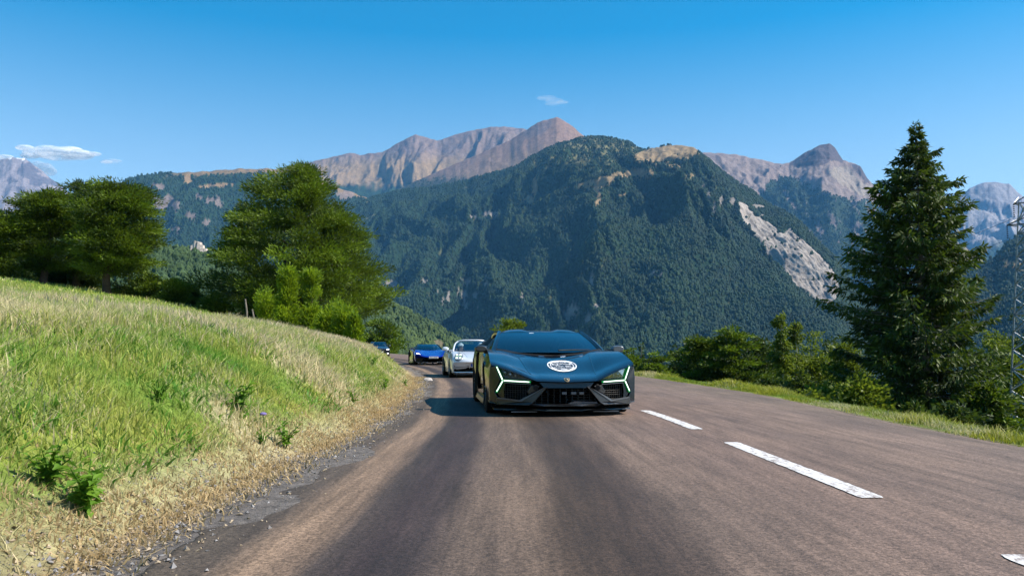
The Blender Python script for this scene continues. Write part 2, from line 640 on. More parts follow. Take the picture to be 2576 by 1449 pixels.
# ------------------------------------------------------------------ mountains
def in_shapes(P, items, jit):
    """soft union of polygons / ellipses given on the survey grid, edges broken up by noise"""
    out = np.zeros(len(P), bool)
    Q = P + jit
    for it in items:
        if len(it) == 4 and np.isscalar(it[0]):
            out |= ((Q[:, 0] - it[0]) / it[2]) ** 2 + ((Q[:, 1] - it[1]) / it[3]) ** 2 < 1
        else:
            out |= in_poly(Q, it)
    return out


def massif(name, ridge, Yr, Yf, zf, nx, ny, amp, gx, gy, cover, seed=0, back=.22, prof=1.0, jag=1.2, label='', rough_n=.03, damp=0.0):
    ridge = np.array(ridge, float)
    px = np.linspace(ridge[0, 0], ridge[-1, 0], nx)
    py = np.interp(px, ridge[:, 0], ridge[:, 1]) + jag * fbm(px * .05 + seed, px * 0 + seed, 4) * 3
    yr = np.interp(px, *np.array(Yr, float).T) if not np.isscalar(Yr) else np.full(nx, float(Yr))
    yf = np.interp(px, *np.array(Yf, float).T) if not np.isscalar(Yf) else np.full(nx, float(Yf))
    pr = np.array([at(a, b, c) for a, b, c in zip(px, py, yr)])
    v = np.concatenate([np.linspace(0, 1, ny), 1 + back * np.linspace(0, 1, 12)[1:]])
    vv = v[:, None]
    Yg = yf + (yr - yf) * vv
    Xg = (pr[:, 0] / yr)[None] * Yg
    z = np.where(vv <= 1, zf + (pr[:, 2] - zf) * np.minimum(vv, 1) ** prof, pr[:, 2] - (pr[:, 2] - zf) * (vv - 1) * 1.1)
    wx = Xg / gx + .8 * fbm(Xg / (gx * 2.2) + seed, Yg / (gy * 1.2), 2)
    rg = fbm(wx + seed * 3.1, Yg / gy + seed, 5, .52, True)
    env = np.clip(np.sin(np.pi * np.clip(vv, 0, 1)), 0, 1) ** .7
    lo = fbm(Xg / (gx * 3.1) - seed, Yg / (gy * 1.6), 3)
    amp = amp * (1 - damp * ss(1780, 1900, px))[None]
    z = z + amp * env * (rg - .25) + amp * .9 * env * lo + amp * .10 * fbm(Xg / (gx * .16), Yg / (gy * .12), 4) * np.clip(1.15 - env * .3, 0, 1) * (vv < .985)
    G = np.stack([Xg, Yg, z], -1)
    P = G.reshape(-1, 3)
    Q = pix(P)
    jit = np.stack([9 * fbm(Q[:, 0] * .05 + seed, Q[:, 1] * .05, 4), 9 * fbm(Q[:, 0] * .05 - 9, Q[:, 1] * .05 + seed, 4)], 1)
    cols, fw = cover(Q, jit, rg.ravel(), np.repeat(v, nx))
    bare_ = ss(.2, .3, np.asarray(cols).max(1))
    if damp:                                                   # runnels down the scree
        P[:, 2] += bare_ * gx * .026 * fbm(P[:, 0] / (gx * .09) + P[:, 1] / (gx * .9), P[:, 1] / (gx * .5), 4, .6, True)
    else:
        P[:, 2] += bare_ * gx * .05 * fbm(P[:, 0] / (gx * .30), P[:, 1] / (gx * .30), 5, .6)
    o = mesh_np(name, P, grid_faces(len(v), nx), m_vcol(name + '_cover', .95, rough_n, .42, 8.0, rough_n * 2.5), cols=np.clip(cols, .01, .9), smooth=True)
    tag(o, label, kind='structure')
    return dict(G=G, fw=np.asarray(fw, float).reshape(len(v), nx), ny=ny, nx=nx)


def trees_on(M, n, h, r, seed, name, label, mat, vmax=1.0, thr=.5, k=6, vpow=1.0, lean=0):
    rng = np.random.default_rng(seed)
    a = rng.uniform(0, M['nx'] - 1.001, n)
    b = rng.uniform(0, 1, n) ** vpow * (M['ny'] - 1.001) * vmax
    ia, ib = a.astype(int), b.astype(int)
    fa, fb = (a - ia)[:, None], (b - ib)[:, None]
    G, W = M['G'], M['fw']
    p = (G[ib, ia] * (1 - fa) + G[ib, ia + 1] * fa) * (1 - fb) + (G[ib + 1, ia] * (1 - fa) + G[ib + 1, ia + 1] * fa) * fb
    w = W[ib, ia]
    keep = w + rng.normal(0, .13, n) > thr
    p = p[keep]
    m = len(p)
    hh = rng.uniform(h[0], h[1], m)
    rr = rng.uniform(r[0], r[1], m)
    kind = rng.random(m) < .45
    ang = np.arange(k) * 2 * math.pi / k
    ph = rng.uniform(0, 6.28, m)[:, None]
    rj = rr[:, None] * rng.uniform(.75, 1.25, (m, k))
    ring = np.stack([rj * np.cos(ang + ph), rj * np.sin(ang + ph), np.where(kind, .18, .05)[:, None] * hh[:, None] * np.ones((1, k))], -1)
    r2 = ring * np.where(kind, .8, .45)[:, None, None]
    r2[..., 2] = np.where(kind, .72, .55)[:, None] * hh[:, None]
    top = np.stack([rng.normal(0, .1, m) * rr, rng.normal(0, .1, m) * rr, hh], -1)[:, None]
    V = np.concatenate([ring, r2, top], 1) + p[:, None] - np.array([0, 0, .1]) * hh[:, None, None]
    nv = 2 * k + 1
    base = np.arange(m)[:, None] * nv
    q = np.concatenate([base + np.array([[i, (i + 1) % k, k + (i + 1) % k, k + i]]) for i in range(k)])
    t = np.concatenate([base + np.array([[k + i, k + (i + 1) % k, 2 * k]]) for i in range(k)])
    cl = fbm(p[:, 0] / (h[1] * 9), p[:, 1] / (h[1] * 9), 3)
    tint = np.clip(.42 + .75 * cl + rng.normal(0, .15, m) + .10 * kind, 0, 1)
    o = mesh_np(name, V.reshape(-1, 3), [q, t], mat, attrs=dict(tint=np.repeat(tint, nv)))
    tag(o, label, kind='stuff')
    return o


FOR = np.array([.016, .036, .018])
TANM, TAND, ROCKP, ROCKG, PALE, SCR = [np.array(c) for c in ((.29, .19, .10), (.20, .13, .08), (.22, .16, .15), (.25, .20, .20), (.265, .232, .205), (.15, .14, .07))]


def lerp(c, col, w):
    w = np.asarray(w, float)
    return c + (np.asarray(col) - c) * (w[:, None] if w.ndim else w)


def cover_main(Q, jit, rg, v):
    n = len(Q)
    c = np.tile(FOR, (n, 1))
    fw = np.ones(n)
    nz = fbm(Q[:, 0] * .03, Q[:, 1] * .03, 4)
    tan = in_shapes(Q, [[(1595, 390), (1640, 371), (1700, 362), (1748, 368), (1762, 387), (1740, 398), (1700, 406), (1655, 413), (1615, 408), (1590, 400)],
                        [(1422, 476), (1480, 455), (1540, 440), (1595, 425), (1642, 430), (1640, 446), (1600, 452), (1560, 446), (1520, 470), (1500, 480), (1450, 473)],
                        (1735, 441, 22, 4), (1690, 418, 26, 5), (1505, 500, 8, 22), (1345, 470, 7, 26), (1565, 488, 12, 5), (1330, 505, 12, 10)], jit * .8)
    scr = in_shapes(Q, [[(1330, 420), (1400, 362), (1480, 340), (1560, 346), (1605, 380), (1600, 405), (1540, 420), (1470, 425), (1420, 440), (1360, 455)]], jit * 2)
    scr &= nz + jit[:, 0] * .05 > -.12
    rock = in_shapes(Q, [(1232, 540, 22, 8), (1190, 548, 9, 6), [(1416, 818), (1428, 775), (1444, 762), (1460, 776), (1442, 800), (1426, 822)], (1488, 708, 7, 20), (1500, 772, 8, 8),
                         (1478, 803, 9, 14), (1172, 708, 12, 6), (1168, 742, 10, 11), (1196, 748, 9, 14), (1170, 772, 9, 12), (1065, 706, 12, 6), (985, 715, 15, 10),
                         (1128, 748, 5, 16), (1112, 758, 4, 14), (1224, 712, 4, 14), (1312, 745, 4, 12), (1420, 790, 4, 14), (1780, 492, 5, 18), (1796, 520, 5, 16), (1815, 505, 6, 14),
                         (1770, 470, 5, 10), (1905, 520, 16, 7), (1918, 545, 9, 5), (1842, 508, 10, 12), (1650, 690, 24, 4)], jit * .9)
    clr = fbm(Q[:, 0] * .035 + Q[:, 1] * .02, Q[:, 1] * .03, 4) > .42
    strk = (fbm(Q[:, 0] * .09 + Q[:, 1] * .05, Q[:, 1] * .02, 3) > .50) & (Q[:, 1] > 690) & (Q[:, 0] < 1560)
    sc = in_shapes(Q, [[(1852, 505), (1872, 512), (1900, 545), (1935, 560), (1962, 590), (1985, 575), (2010, 600), (2060, 645), (2100, 690), (2112, 735), (2090, 778), (2050, 758), (2000, 718), (1950, 662), (1905, 602), (1868, 560)]], jit * .9)
    c = lerp(c, SCR, scr * .8)
    c = lerp(c, (.235, .17, .095), tan)
    c = lerp(c, PALE * .8, (rock | strk) * .9)
    c = np.where(sc[:, None], PALE * (1.0 + .15 * rg[:, None]) * (1 + .55 * fbm(Q[:, 0] * .16 - Q[:, 1] * .10, Q[:, 1] * .018 + Q[:, 0] * .012, 4)[:, None]), c)
    flk = sc & (fbm(Q[:, 0] * .11 + 5, Q[:, 1] * .09, 4) > .38)
    c = np.where(flk[:, None], SCR * .6, c)
    fw = np.where(tan, .08, fw)
    fw = np.where(scr, .46, fw)
    c = lerp(c, (.07, .075, .035), clr & ~tan & ~sc & ~rock)
    fw = np.where(clr, fw * .45, fw)
    fw = np.where(rock | strk | sc, 0.0, fw)
    fw = np.where(flk, .46, fw)
    fw = np.where(scr & (nz > .15), .9, fw)
    return c, fw


mf_far = m_leaf('far_forest', (.008, .024, .012), (.027, .058, .022), .12, .8)
mf_mid = m_leaf('mid_forest', (.022, .045, .012), (.085, .125, .030), .15, .8)
Mn = massif('forested_mountain', [(700, 640), (800, 560), (870, 515), (1000, 480), (1080, 470), (1160, 456), (1230, 436), (1290, 422), (1340, 392), (1400, 362), (1480, 344), (1530, 346), (1580, 358), (1620, 378), (1660, 372), (1700, 366),
                                  (1745, 371), (1765, 388), (1800, 420), (1850, 456), (1890, 480), (1930, 512), (1975, 532), (2010, 556), (2050, 600), (2100, 650), (2140, 720), (2200, 790), (2320, 850)],
            [(700, 5200), (1000, 5000), (1500, 4300), (1760, 3900), (1930, 3300), (2100, 2600), (2320, 2200)], [(700, 2200), (1500, 1500), (2320, 1300)], -240, 620, 260, 185, 330, 900, cover_main, 1.3, damp=.72,
            label='broad forested mountain with a pale scree gully on its right flank')
trees_on(Mn, 110000, (8, 14), (3.4, 5.6), 3, 'mountain_forest', 'dense dark conifer forest covering the big mountain', mf_far, vpow=1.15)


def cover_tan(Q, jit, rg, v):
    c = np.tile(np.array([.225, .155, .082]), (len(Q), 1))
    n1 = fbm(Q[:, 0] * .012, Q[:, 1] * .03, 4)
    top = ss(150, 40, Q[:, 1] - (295 + np.abs(Q[:, 0] - 1400) * .28) + jit[:, 0] * 3)
    c = lerp(c, (.19, .12, .095), top * .9)
    c = lerp(c, TAND, ss(.1, .5, n1) * .6)
    crag = in_shapes(Q, [[(1310, 335), (1350, 310), (1395, 294), (1390, 310), (1370, 335), (1330, 350), (1305, 345)]], jit * 1.2)
    c = lerp(c, (.13, .10, .10), crag * .75)
    f = ss(436, 462, Q[:, 1] + jit[:, 1] * 2 + ss(1150, 980, Q[:, 0]) * 0 + (Q[:, 0] > 1180) * (-(Q[:, 0] - 1180) * .1))
    c = lerp(c, FOR, f * .8)
    return c, f


Mt = massif('tan_peak', [(700, 560), (860, 520), (980, 487), (1060, 450), (1140, 415), (1210, 385), (1280, 355), (1312, 334), (1352, 309), (1400, 295), (1432, 311), (1470, 345), (1520, 385), (1600, 430)],
            6800, 5000, 300, 330, 90, 60, 520, 620, cover_tan, 4.1, label='bare tan mountain peak with a sharp brown summit')
trees_on(Mt, 9000, (9, 15), (4, 6.5), 5, 'treeline_forest', 'scattered conifers at the foot of the tan peak', mf_far, thr=.62)


def cover_grey(Q, jit, rg, v):
    c = np.tile(np.array([.175, .128, .112]), (len(Q), 1))
    n1 = fbm(Q[:, 0] * .03, Q[:, 1] * .02, 4)
    c = lerp(c, (.11, .085, .088), ss(.05, .4, n1) * .7)
    c = lerp(c, (.225, .155, .088), ss(375, 418, Q[:, 1] + jit[:, 1] * 2 + ss(1000, 850, Q[:, 0]) * -10))
    f = ss(455, 475, Q[:, 1] + jit[:, 1] * 3)
    return lerp(c, FOR, f), f


massif('grey_ridge', [(640, 440), (740, 418), (790, 406), (880, 385), (905, 390), (960, 383), (1000, 362), (1045, 338), (1075, 346), (1100, 355), (1150, 338), (1200, 325), (1270, 318), (1320, 325), (1400, 350), (1500, 400)],
       8300, 6700, 700, 300, 70, 190, 300, 800, cover_grey, 7.7, label='long grey rocky ridge behind the tan peak')


def cover_left(Q, jit, rg, v):
    c = np.tile(FOR * 1.1, (len(Q), 1))
    crest = np.interp(Q[:, 0], [250, 315, 400, 500, 600, 680, 760, 850, 1000], [500, 450, 437, 433, 425, 425, 430, 470, 520])
    t = ss(18, 6, Q[:, 1] - crest + jit[:, 1] * 1.4) * ss(380, 500, Q[:, 0])
    tan = in_shapes(Q, [(535, 469, 34, 5), (565, 464, 26, 4), (470, 452, 10, 12), (780, 470, 60, 12)], jit * .7)
    rk = in_shapes(Q, [(400, 515, 14, 18), (425, 510, 14, 20), (445, 520, 10, 16), (500, 500, 10, 10), (530, 505, 12, 12), (550, 512, 10, 12), (400, 470, 18, 6), (380, 500, 12, 10), (480, 545, 16, 10), (520, 560, 10, 8), (868, 492, 22, 14), (600, 590, 34, 20), (440, 575, 12, 8)], jit * 1.5)
    c = lerp(c, TANM * .8, np.maximum(t * .8, tan * .9))
    c = lerp(c, (.19, .145, .135), rk * .75)
    return c, np.where(rk | tan | (t > .4), 0, 1)


Ml = massif('left_ridge', [(150, 580), (250, 500), (315, 452), (350, 442), (400, 437), (500, 433), (600, 425), (680, 425), (760, 432), (850, 472), (1000, 525), (1100, 560)],
            [(150, 4700), (1100, 5600)], 3000, -200, 330, 110, 130, 300, 900, cover_left, 9.2, label='long blue-green wooded ridge behind the left trees')
trees_on(Ml, 30000, (11, 18), (4.5, 7.5), 7, 'ridge_forest', 'dense forest covering the long left ridge', mf_far)


def cover_snow(Q, jit, rg, v):
    c = np.tile(np.array([.22, .19, .20]), (len(Q), 1))
    dk = in_shapes(Q, [(70, 430, 30, 18), (100, 455, 30, 12), (55, 480, 12, 9), (115, 480, 16, 8), (30, 455, 14, 6), (140, 460, 16, 8)], jit * 1.8)
    c = lerp(c, (.085, .08, .10), dk * .85)
    sn = in_shapes(Q, [(26, 399, 6, 3), (52, 398, 10, 4)], jit * .4)
    return lerp(c, (.85, .86, .9), sn), np.zeros(len(Q))


massif('snow_capped_peak', [(-160, 500), (-60, 420), (0, 403), (30, 397), (60, 398), (90, 418), (130, 450), (170, 482), (230, 545), (330, 610)], 9000, 6600, 200, 170, 90, 150, 320, 800, cover_snow, 12.1,
       label='grey peak with a trace of snow far left')


def cover_crag(Q, jit, rg, v):
    c = np.tile(np.array([.205, .158, .142]), (len(Q), 1))
    c = lerp(c, (.125, .10, .098), ss(.0, .4, fbm(Q[:, 0] * .05 + Q[:, 1] * .03, Q[:, 1] * .015, 4)) * .6)
    dk = in_shapes(Q, [[(1985, 413), (2030, 378), (2075, 355), (2108, 370), (2126, 402), (2122, 410), (2095, 404), (2060, 420), (2010, 422)], [(2140, 412), (2166, 418), (2184, 448), (2190, 470), (2170, 450), (2150, 428)]], jit * .6)
    c = lerp(c, (.07, .055, .062), dk * .9)
    lt = in_shapes(Q, [[(2080, 425), (2130, 420), (2170, 460), (2220, 500), (2180, 498), (2110, 460)]], jit)
    c = lerp(c, (.25, .21, .17), lt * .7)
    f = in_shapes(Q, [[(1905, 500), (1935, 455), (1975, 445), (2030, 462), (2090, 495), (2150, 505), (2200, 510), (2420, 600), (2420, 900), (1850, 900)]], jit * 2)
    st = fbm(Q[:, 0] * .06 - Q[:, 1] * .045, Q[:, 1] * .012 + Q[:, 0] * .01, 4) > .26
    st &= Q[:, 1] < 640
    fw = f & ~st
    c = lerp(c, FOR * 1.1, fw * .95)
    return c, fw


Mc = massif('crag_mountain', [(1700, 400), (1770, 384), (1850, 388), (1900, 400), (1950, 410), (1985, 411), (2030, 381), (2060, 366), (2085, 361), (2100, 371), (2120, 402), (2140, 410), (2165, 418), (2182, 450), (2215, 490), (2260, 520), (2400, 600), (2500, 680)],
            6600, [(1700, 4600), (2500, 3600)], -100, 360, 160, 170, 340, 620, cover_crag, 15.5, label='grey mountain with a dark crooked crag on top')
trees_on(Mc, 26000, (10, 17), (4.5, 7), 9, 'crag_forest', 'forest on the lower slope of the crag mountain', mf_far)


def cover_far(Q, jit, rg, v):
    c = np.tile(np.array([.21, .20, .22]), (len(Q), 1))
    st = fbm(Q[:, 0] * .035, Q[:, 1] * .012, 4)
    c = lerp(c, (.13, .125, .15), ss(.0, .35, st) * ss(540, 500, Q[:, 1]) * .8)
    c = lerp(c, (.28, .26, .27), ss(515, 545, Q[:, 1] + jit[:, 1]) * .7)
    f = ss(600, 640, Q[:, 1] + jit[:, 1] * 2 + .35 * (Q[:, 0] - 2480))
    return lerp(c, FOR, f), f


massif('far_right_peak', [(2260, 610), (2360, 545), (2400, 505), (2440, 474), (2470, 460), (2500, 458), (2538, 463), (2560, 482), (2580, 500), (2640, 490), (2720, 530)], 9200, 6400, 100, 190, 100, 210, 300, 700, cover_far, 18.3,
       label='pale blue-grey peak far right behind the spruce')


def cover_dark(Q, jit, rg, v):
    c = np.tile(FOR, (len(Q), 1))
    bare = in_shapes(Q, [[(2490, 662), (2530, 655), (2576, 668), (2576, 676), (2540, 672)]], jit * .4)
    return lerp(c, TANM, bare), np.where(bare, 0, 1)


Md = massif('dark_foothill', [(2080, 800), (2200, 750), (2340, 700), (2440, 668), (2500, 650), (2530, 612), (2576, 585), (2650, 560), (2760, 540)], 2700, 1300, -235, 170, 70, 60, 220, 600, cover_dark, 21.7, label='dark wooded foothill behind the pylon')
trees_on(Md, 9000, (9, 15), (3.5, 6), 11, 'foothill_forest', 'dark forest on the foothill behind the pylon', mf_far)


def cover_hill(Q, jit, rg, v):
    c = np.tile(np.array([.05, .075, .025]), (len(Q), 1))
    bare = in_shapes(Q, [[(1085, 862), (1105, 852), (1120, 868), (1100, 880)], (1195, 868, 10, 5), (1050, 812, 6, 4)], jit * .4)
    return lerp(c, (.17, .145, .085), bare), np.where(bare, .1, 1)


Mh = massif('wooded_hill', [(760, 640), (860, 700), (940, 735), (985, 762), (1050, 797), (1110, 829), (1160, 857), (1205, 878), (1260, 905), (1330, 940)], 1250, 560, -90, 200, 80, 22, 120, 300, cover_hill, 25.1, label='green wooded hillside above the far bend')
trees_on(Mh, 7000, (5, 9.5), (2.6, 4.6), 13, 'hillside_wood', 'broadleaf wood covering the green hillside', mf_mid)
Mb = massif('wooded_spur', [(-200, 560), (0, 585), (200, 607), (385, 626), (450, 634), (520, 642), (580, 655), (660, 690), (760, 730), (900, 780), (1000, 830)], 760, 330, -40, 220, 70, 12, 90, 200, lambda Q, j, r, v: (np.tile(FOR, (len(Q), 1)), np.ones(len(Q))), 28.4,
            label='dark wooded spur behind the meadow')
trees_on(Mb, 9000, (6, 11), (2.6, 4.4), 15, 'spur_wood', 'dark wood covering the spur behind the meadow', m_leaf('dark_wood', (.018, .040, .014), (.055, .095, .03), .12, .8))

# the pale ruin-like rock on the spur's crest
rb = MB()
rr = random.Random(5)
for (qx, qy, w, h) in ((455, 633, 3, 2.2), (470, 632, 4, 3), (484, 630, 5, 4.5), (492, 628, 4, 9), (500, 628, 4.5, 8), (508, 630, 4, 5), (516, 634, 4, 3)):
    p = at(qx, qy, 745)
    rb.prism([p + np.array([w * math.cos(a) * rr.uniform(.8, 1.2), w * math.sin(a) * rr.uniform(.8, 1.2), -8]) for a in np.arange(7) * .9],
             [p + np.array([w * .5 * math.cos(a) * rr.uniform(.7, 1.3), w * .5 * math.sin(a), h * .8 + rr.uniform(-1, 1)]) for a in np.arange(7) * .9])
rb = rb.build('rock_outcrop', m_simple('pale_rock', (.45, .38, .33), .9, var=.3, scale=.4))
tag(rb, 'pale rock outcrop on the wooded crest between the two tree clumps', 'rock')

# ------------------------------------------------------------------ the air between here and the far peaks
hz = MB().box((0, 5000, (2400 - 263.2) / 2), (24100, 15100, 2400 + 263.2))
nz = N('mountain_air')
vol = nz.new('VolumePrincipled')
vol.inputs['Color'].default_value = (.16, .50, 1.0, 1)
vol.inputs['Density'].default_value = 0.000038
nz.t.links.new(vol.outputs[0], nz.out.inputs['Volume'])
hzo = hz.build('haze', nz.m)
hzo['kind'] = 'stuff'
# ------------------------------------------------------------------ grass
n = N('grass_blades')
gc = n.attr('Col', 'Color')
gd = n.new('BsdfPrincipled', None, Base__Color=gc, Roughness=.55)
gd.inputs['Specular IOR Level'].default_value = .3
gt = n.new('BsdfTranslucent', None, Color=gc)
gm = n.new('MixShader', None, Fac=.42)
n.t.links.new(gd.outputs[0], gm.inputs[1])
n.t.links.new(gt.outputs[0], gm.inputs[2])
m_grass = n.surf(gm.outputs[0])


def blades(name, x, y, z, h, w, cols, rng, label, lean=.5):
    m = len(x)
    th = rng.uniform(0, 2 * np.pi, m)
    ph = rng.uniform(0, 2 * np.pi, m)
    ln = np.abs(rng.normal(0, lean, m))
    ax = np.stack([np.cos(th), np.sin(th), np.zeros(m)], 1) * (w / 2)[:, None]
    dr = np.stack([np.cos(ph) * ln, np.sin(ph) * ln, np.ones(m)], 1)
    b = np.stack([x, y, z - .03], 1)
    mid = b + dr * (h * .55)[:, None] * np.array([.5, .5, 1])
    tip = b + dr * h[:, None] * np.array([1.1, 1.1, .95])
    V = np.stack([b - ax, b + ax, mid + ax * .75, mid - ax * .75, tip], 1)
    base = np.arange(m)[:, None] * 5
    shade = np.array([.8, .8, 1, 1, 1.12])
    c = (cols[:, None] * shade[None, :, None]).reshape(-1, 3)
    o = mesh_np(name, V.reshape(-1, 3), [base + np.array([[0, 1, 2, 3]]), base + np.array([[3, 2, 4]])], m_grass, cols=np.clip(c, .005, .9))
    return tag(o, label, kind='stuff')


def scatter_bank(n_, y0, y1, d0, d1, hr, wr, seed, name, label, pw=1.0, lean=.5):
    rng = np.random.default_rng(seed)
    y = y0 + (y1 - y0) * rng.uniform(0, 1, n_) ** pw
    d = d0 + (d1 - d0) * rng.uniform(0, 1, n_)
    x = toe(y) - d
    k = np.abs(x) < y * .78 + 3.0                             # as far as a step to the side could see
    k &= rng.uniform(0, 1, n_) < ss(-.15, .45, d + .25 * fbm(x * 1.5, y * 1.5, 3))
    x, y, d = x[k], y[k], d[k]
    z = bank_z(x, y)
    a, b = noise_mix(x, y)
    c = bank_cols(x, y, .22, rng) * rng.uniform(.8, 1.25, len(x))[:, None]
    h = rng.uniform(hr[0], hr[1], len(x)) * (.55 + .45 * ss(0, .9, d)) * (1 + .7 * b + .5 * a)
    w = rng.uniform(wr[0], wr[1], len(x))
    return blades(name, x, y, z, np.maximum(h, .04), w, c, rng, label, lean)


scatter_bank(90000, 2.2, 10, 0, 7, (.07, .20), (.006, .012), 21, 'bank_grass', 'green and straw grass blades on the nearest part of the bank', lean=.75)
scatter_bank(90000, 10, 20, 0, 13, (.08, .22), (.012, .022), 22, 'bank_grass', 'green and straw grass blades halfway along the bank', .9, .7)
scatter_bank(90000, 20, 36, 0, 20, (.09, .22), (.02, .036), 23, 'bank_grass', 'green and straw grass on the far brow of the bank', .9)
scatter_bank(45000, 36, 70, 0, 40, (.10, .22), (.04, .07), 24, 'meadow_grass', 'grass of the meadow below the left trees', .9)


rng = np.random.default_rng(27)
m = 60000
y = 2.4 + 17 * rng.uniform(0, 1, m) ** 1.2
d = rng.uniform(.3, 8, m)
x = toe(y) - d
k = (np.abs(x) < y * .78 + 2) & (fbm(x * 1.2 + 3, y * .9, 4) + rng.normal(0, .1, m) > .10)
x, y = x[k], y[k]
gg = fbm(x * 3, y * 3, 2)[:, None]
c = (np.array([.10, .23, .025]) + gg * np.array([.06, .05, .01])) * rng.uniform(.7, 1.35, len(x))[:, None]
blades('bank_herbs', x, y, bank_z(x, y), rng.uniform(.05, .15, len(x)), rng.uniform(.012, .026, len(x)) + .0006 * y, c, rng, 'low broad-leaved herbs patched through the bank grass', 1.3)


def tall_straw(n_, seed):
    """pale seed heads standing above the sward along the brow"""
    rng = np.random.default_rng(seed)
    y = rng.uniform(9, 44, n_)
    d = np.minimum(1.2 + rng.gamma(2.0, .9, n_), 4.2 + .12 * np.maximum(y - 18, 0))
    x = toe(y) - d
    k = (np.abs(x) < y * .78 + 2) & (fbm(x * .3 + 5, y * .22, 3) + rng.normal(0, .12, n_) > .08)
    x, y = x[k], y[k]
    c = np.array([.56, .46, .30]) * rng.uniform(.75, 1.2, len(x))[:, None]
    return blades('seed_grass', x, y, bank_z(x, y), rng.uniform(.12, .27, len(x)), .007 + .0007 * y, c, rng, 'tall pale seed grass standing on the brow of the bank', .28)


tall_straw(26000, 31)


def verge(n_, y0, y1, seed, hr, wr):
    rng = np.random.default_rng(seed)
    y = rng.uniform(y0, y1, n_)
    d = rng.uniform(-.05, 1.35, n_)
    x = road_r(y) + d
    k = rng.uniform(0, 1, n_) < ss(-.1, .35, d + .3 * fbm(x * 1.1, y * .9, 3))
    x, y, d = x[k], y[k], d[k]
    b = fbm(x * .8, y * .5, 3)
    a = fbm(x * .7 + 31, y * .35, 3)
    c = np.array([.15, .21, .02]) + (np.array([.30, .31, .03]) - np.array([.15, .21, .02])) * ss(-.3, .4, b)[:, None]
    c = c + (STRAW - c) * (.7 * ss(.25, .5, a + rng.normal(0, .12, len(x))))[:, None]
    c *= rng.uniform(.75, 1.25, len(x))[:, None]
    h = rng.uniform(hr[0], hr[1], len(x)) * (.5 + .8 * ss(-.2, .4, b)) * (.45 + .55 * ss(0, .4, d))
    return blades('verge_grass', x, y, right_z(x, y), h, rng.uniform(wr[0], wr[1], len(x)), c, rng, 'yellow-green grass edging the %s right verge' % ('near' if y0 < 20 else 'far'), .5)


verge(42000, 4, 20, 41, (.06, .19), (.008, .016))
verge(40000, 20, 60, 42, (.09, .24), (.02, .038))

# loose stones and straw on the shoulder
rng = np.random.default_rng(51)
m = 16000
y = 2.4 + 27 * rng.uniform(0, 1, m) ** 1.4
d = rng.normal(-.06, .22, m)
x = toe(y) - d
z = bank_z(x, y)
z = np.maximum(z, np.where(d < -.3, road_z(y) + .0, -9))
k = d > -.8
x, y, z = x[k], y[k], z[k]
m = len(x)
s = np.minimum(rng.gamma(1.6, .003, m) + .002, .015)
oc = np.array([[1, 0, 0], [0, 1, 0], [-1, 0, 0], [0, -1, 0], [0, 0, .7], [0, 0, -.6]], float)
V = np.stack([x, y, z + .004], 1)[:, None] + oc[None] * s[:, None, None] * rng.uniform(.6, 1.3, (m, 6, 1)) + s[:, None, None] * rng.normal(0, .28, (m, 6, 3))
b_ = np.arange(m)[:, None] * 6
F = np.concatenate([b_ + np.array([[i, (i + 1) % 4, 4]]) for i in range(4)] + [b_ + np.array([[(i + 1) % 4, i, 5]]) for i in range(4)])
cg = np.where(rng.random(m)[:, None] < .6, np.array([.30, .24, .17]), np.array([.22, .21, .21])) * rng.uniform(.6, 1.3, m)[:, None]
tag(mesh_np('gravel', V.reshape(-1, 3), F, m_vcol('stone', .9, 30, .3), cols=np.repeat(cg, 6, 0)), 'loose gravel along the left road shoulder', kind='stuff')
rng = np.random.default_rng(52)
m = 26000
y = 2.4 + 27 * rng.uniform(0, 1, m) ** 1.3
d = rng.normal(.12, .24, m)
k = (d > -.45) & (fbm(y * .8, d * 2, 3) + rng.normal(0, .2, m) > -.15)
y, d = y[k], d[k]
x = toe(y) - d
c = np.array([.50, .37, .19]) * rng.uniform(.6, 1.2, len(x))[:, None]
blades('straw_litter', x, y, bank_z(x, y) + .028, rng.uniform(.02, .06, len(x)), rng.uniform(.005, .011, len(x)) + .0004 * y, c, rng, 'dry straw lying at the foot of the bank', 1.6)

# ------------------------------------------------------------------ trees
m_bark = m_simple('bark', (.075, .052, .038), .9, var=.4, scale=3, spec=.15)
m_bark_grey = m_simple('grey_bark', (.17, .15, .13), .9, var=.4, scale=4, spec=.15)
m_birch = m_simple('birch_bark', (.45, .42, .38), .8, var=.5, scale=6, spec=.15)
m_pine = m_leaf('pine_needles', (.009, .023, .004), (.135, .205, .010), .24, .6)
m_spruce = m_leaf('spruce_needles', (.010, .024, .006), (.080, .125, .009), .24, .6)
m_juniper = m_leaf('juniper_green', (.06, .12, .006), (.24, .33, .012), .36, .6)
m_broad = m_leaf('broad_leaves', (.025, .055, .006), (.17, .22, .016), .36, .55)
m_dim = m_leaf('dark_needles', (.010, .026, .007), (.075, .115, .011), .25, .6)


def sprays(p, dr, ln, wd, rng):
    """kite-shaped sprays from p along dr"""
    m = len(p)
    dr = dr / (np.linalg.norm(dr, axis=1)[:, None] + 1e-9)
    sd = np.cross(dr, rng.normal(0, 1, (m, 3)))
    sd /= np.linalg.norm(sd, axis=1)[:, None] + 1e-9
    mid = p + dr * (ln * .55)[:, None]
    V = np.stack([p, mid + sd * (wd * .5)[:, None], p + dr * ln[:, None], mid - sd * (wd * .5)[:, None]], 1)
    return V


def env_at(env, h):
    e = np.array(env, float)
    return np.interp(h, e[:, 0], e[:, 1]), np.interp(h, e[:, 0], e[:, 2])


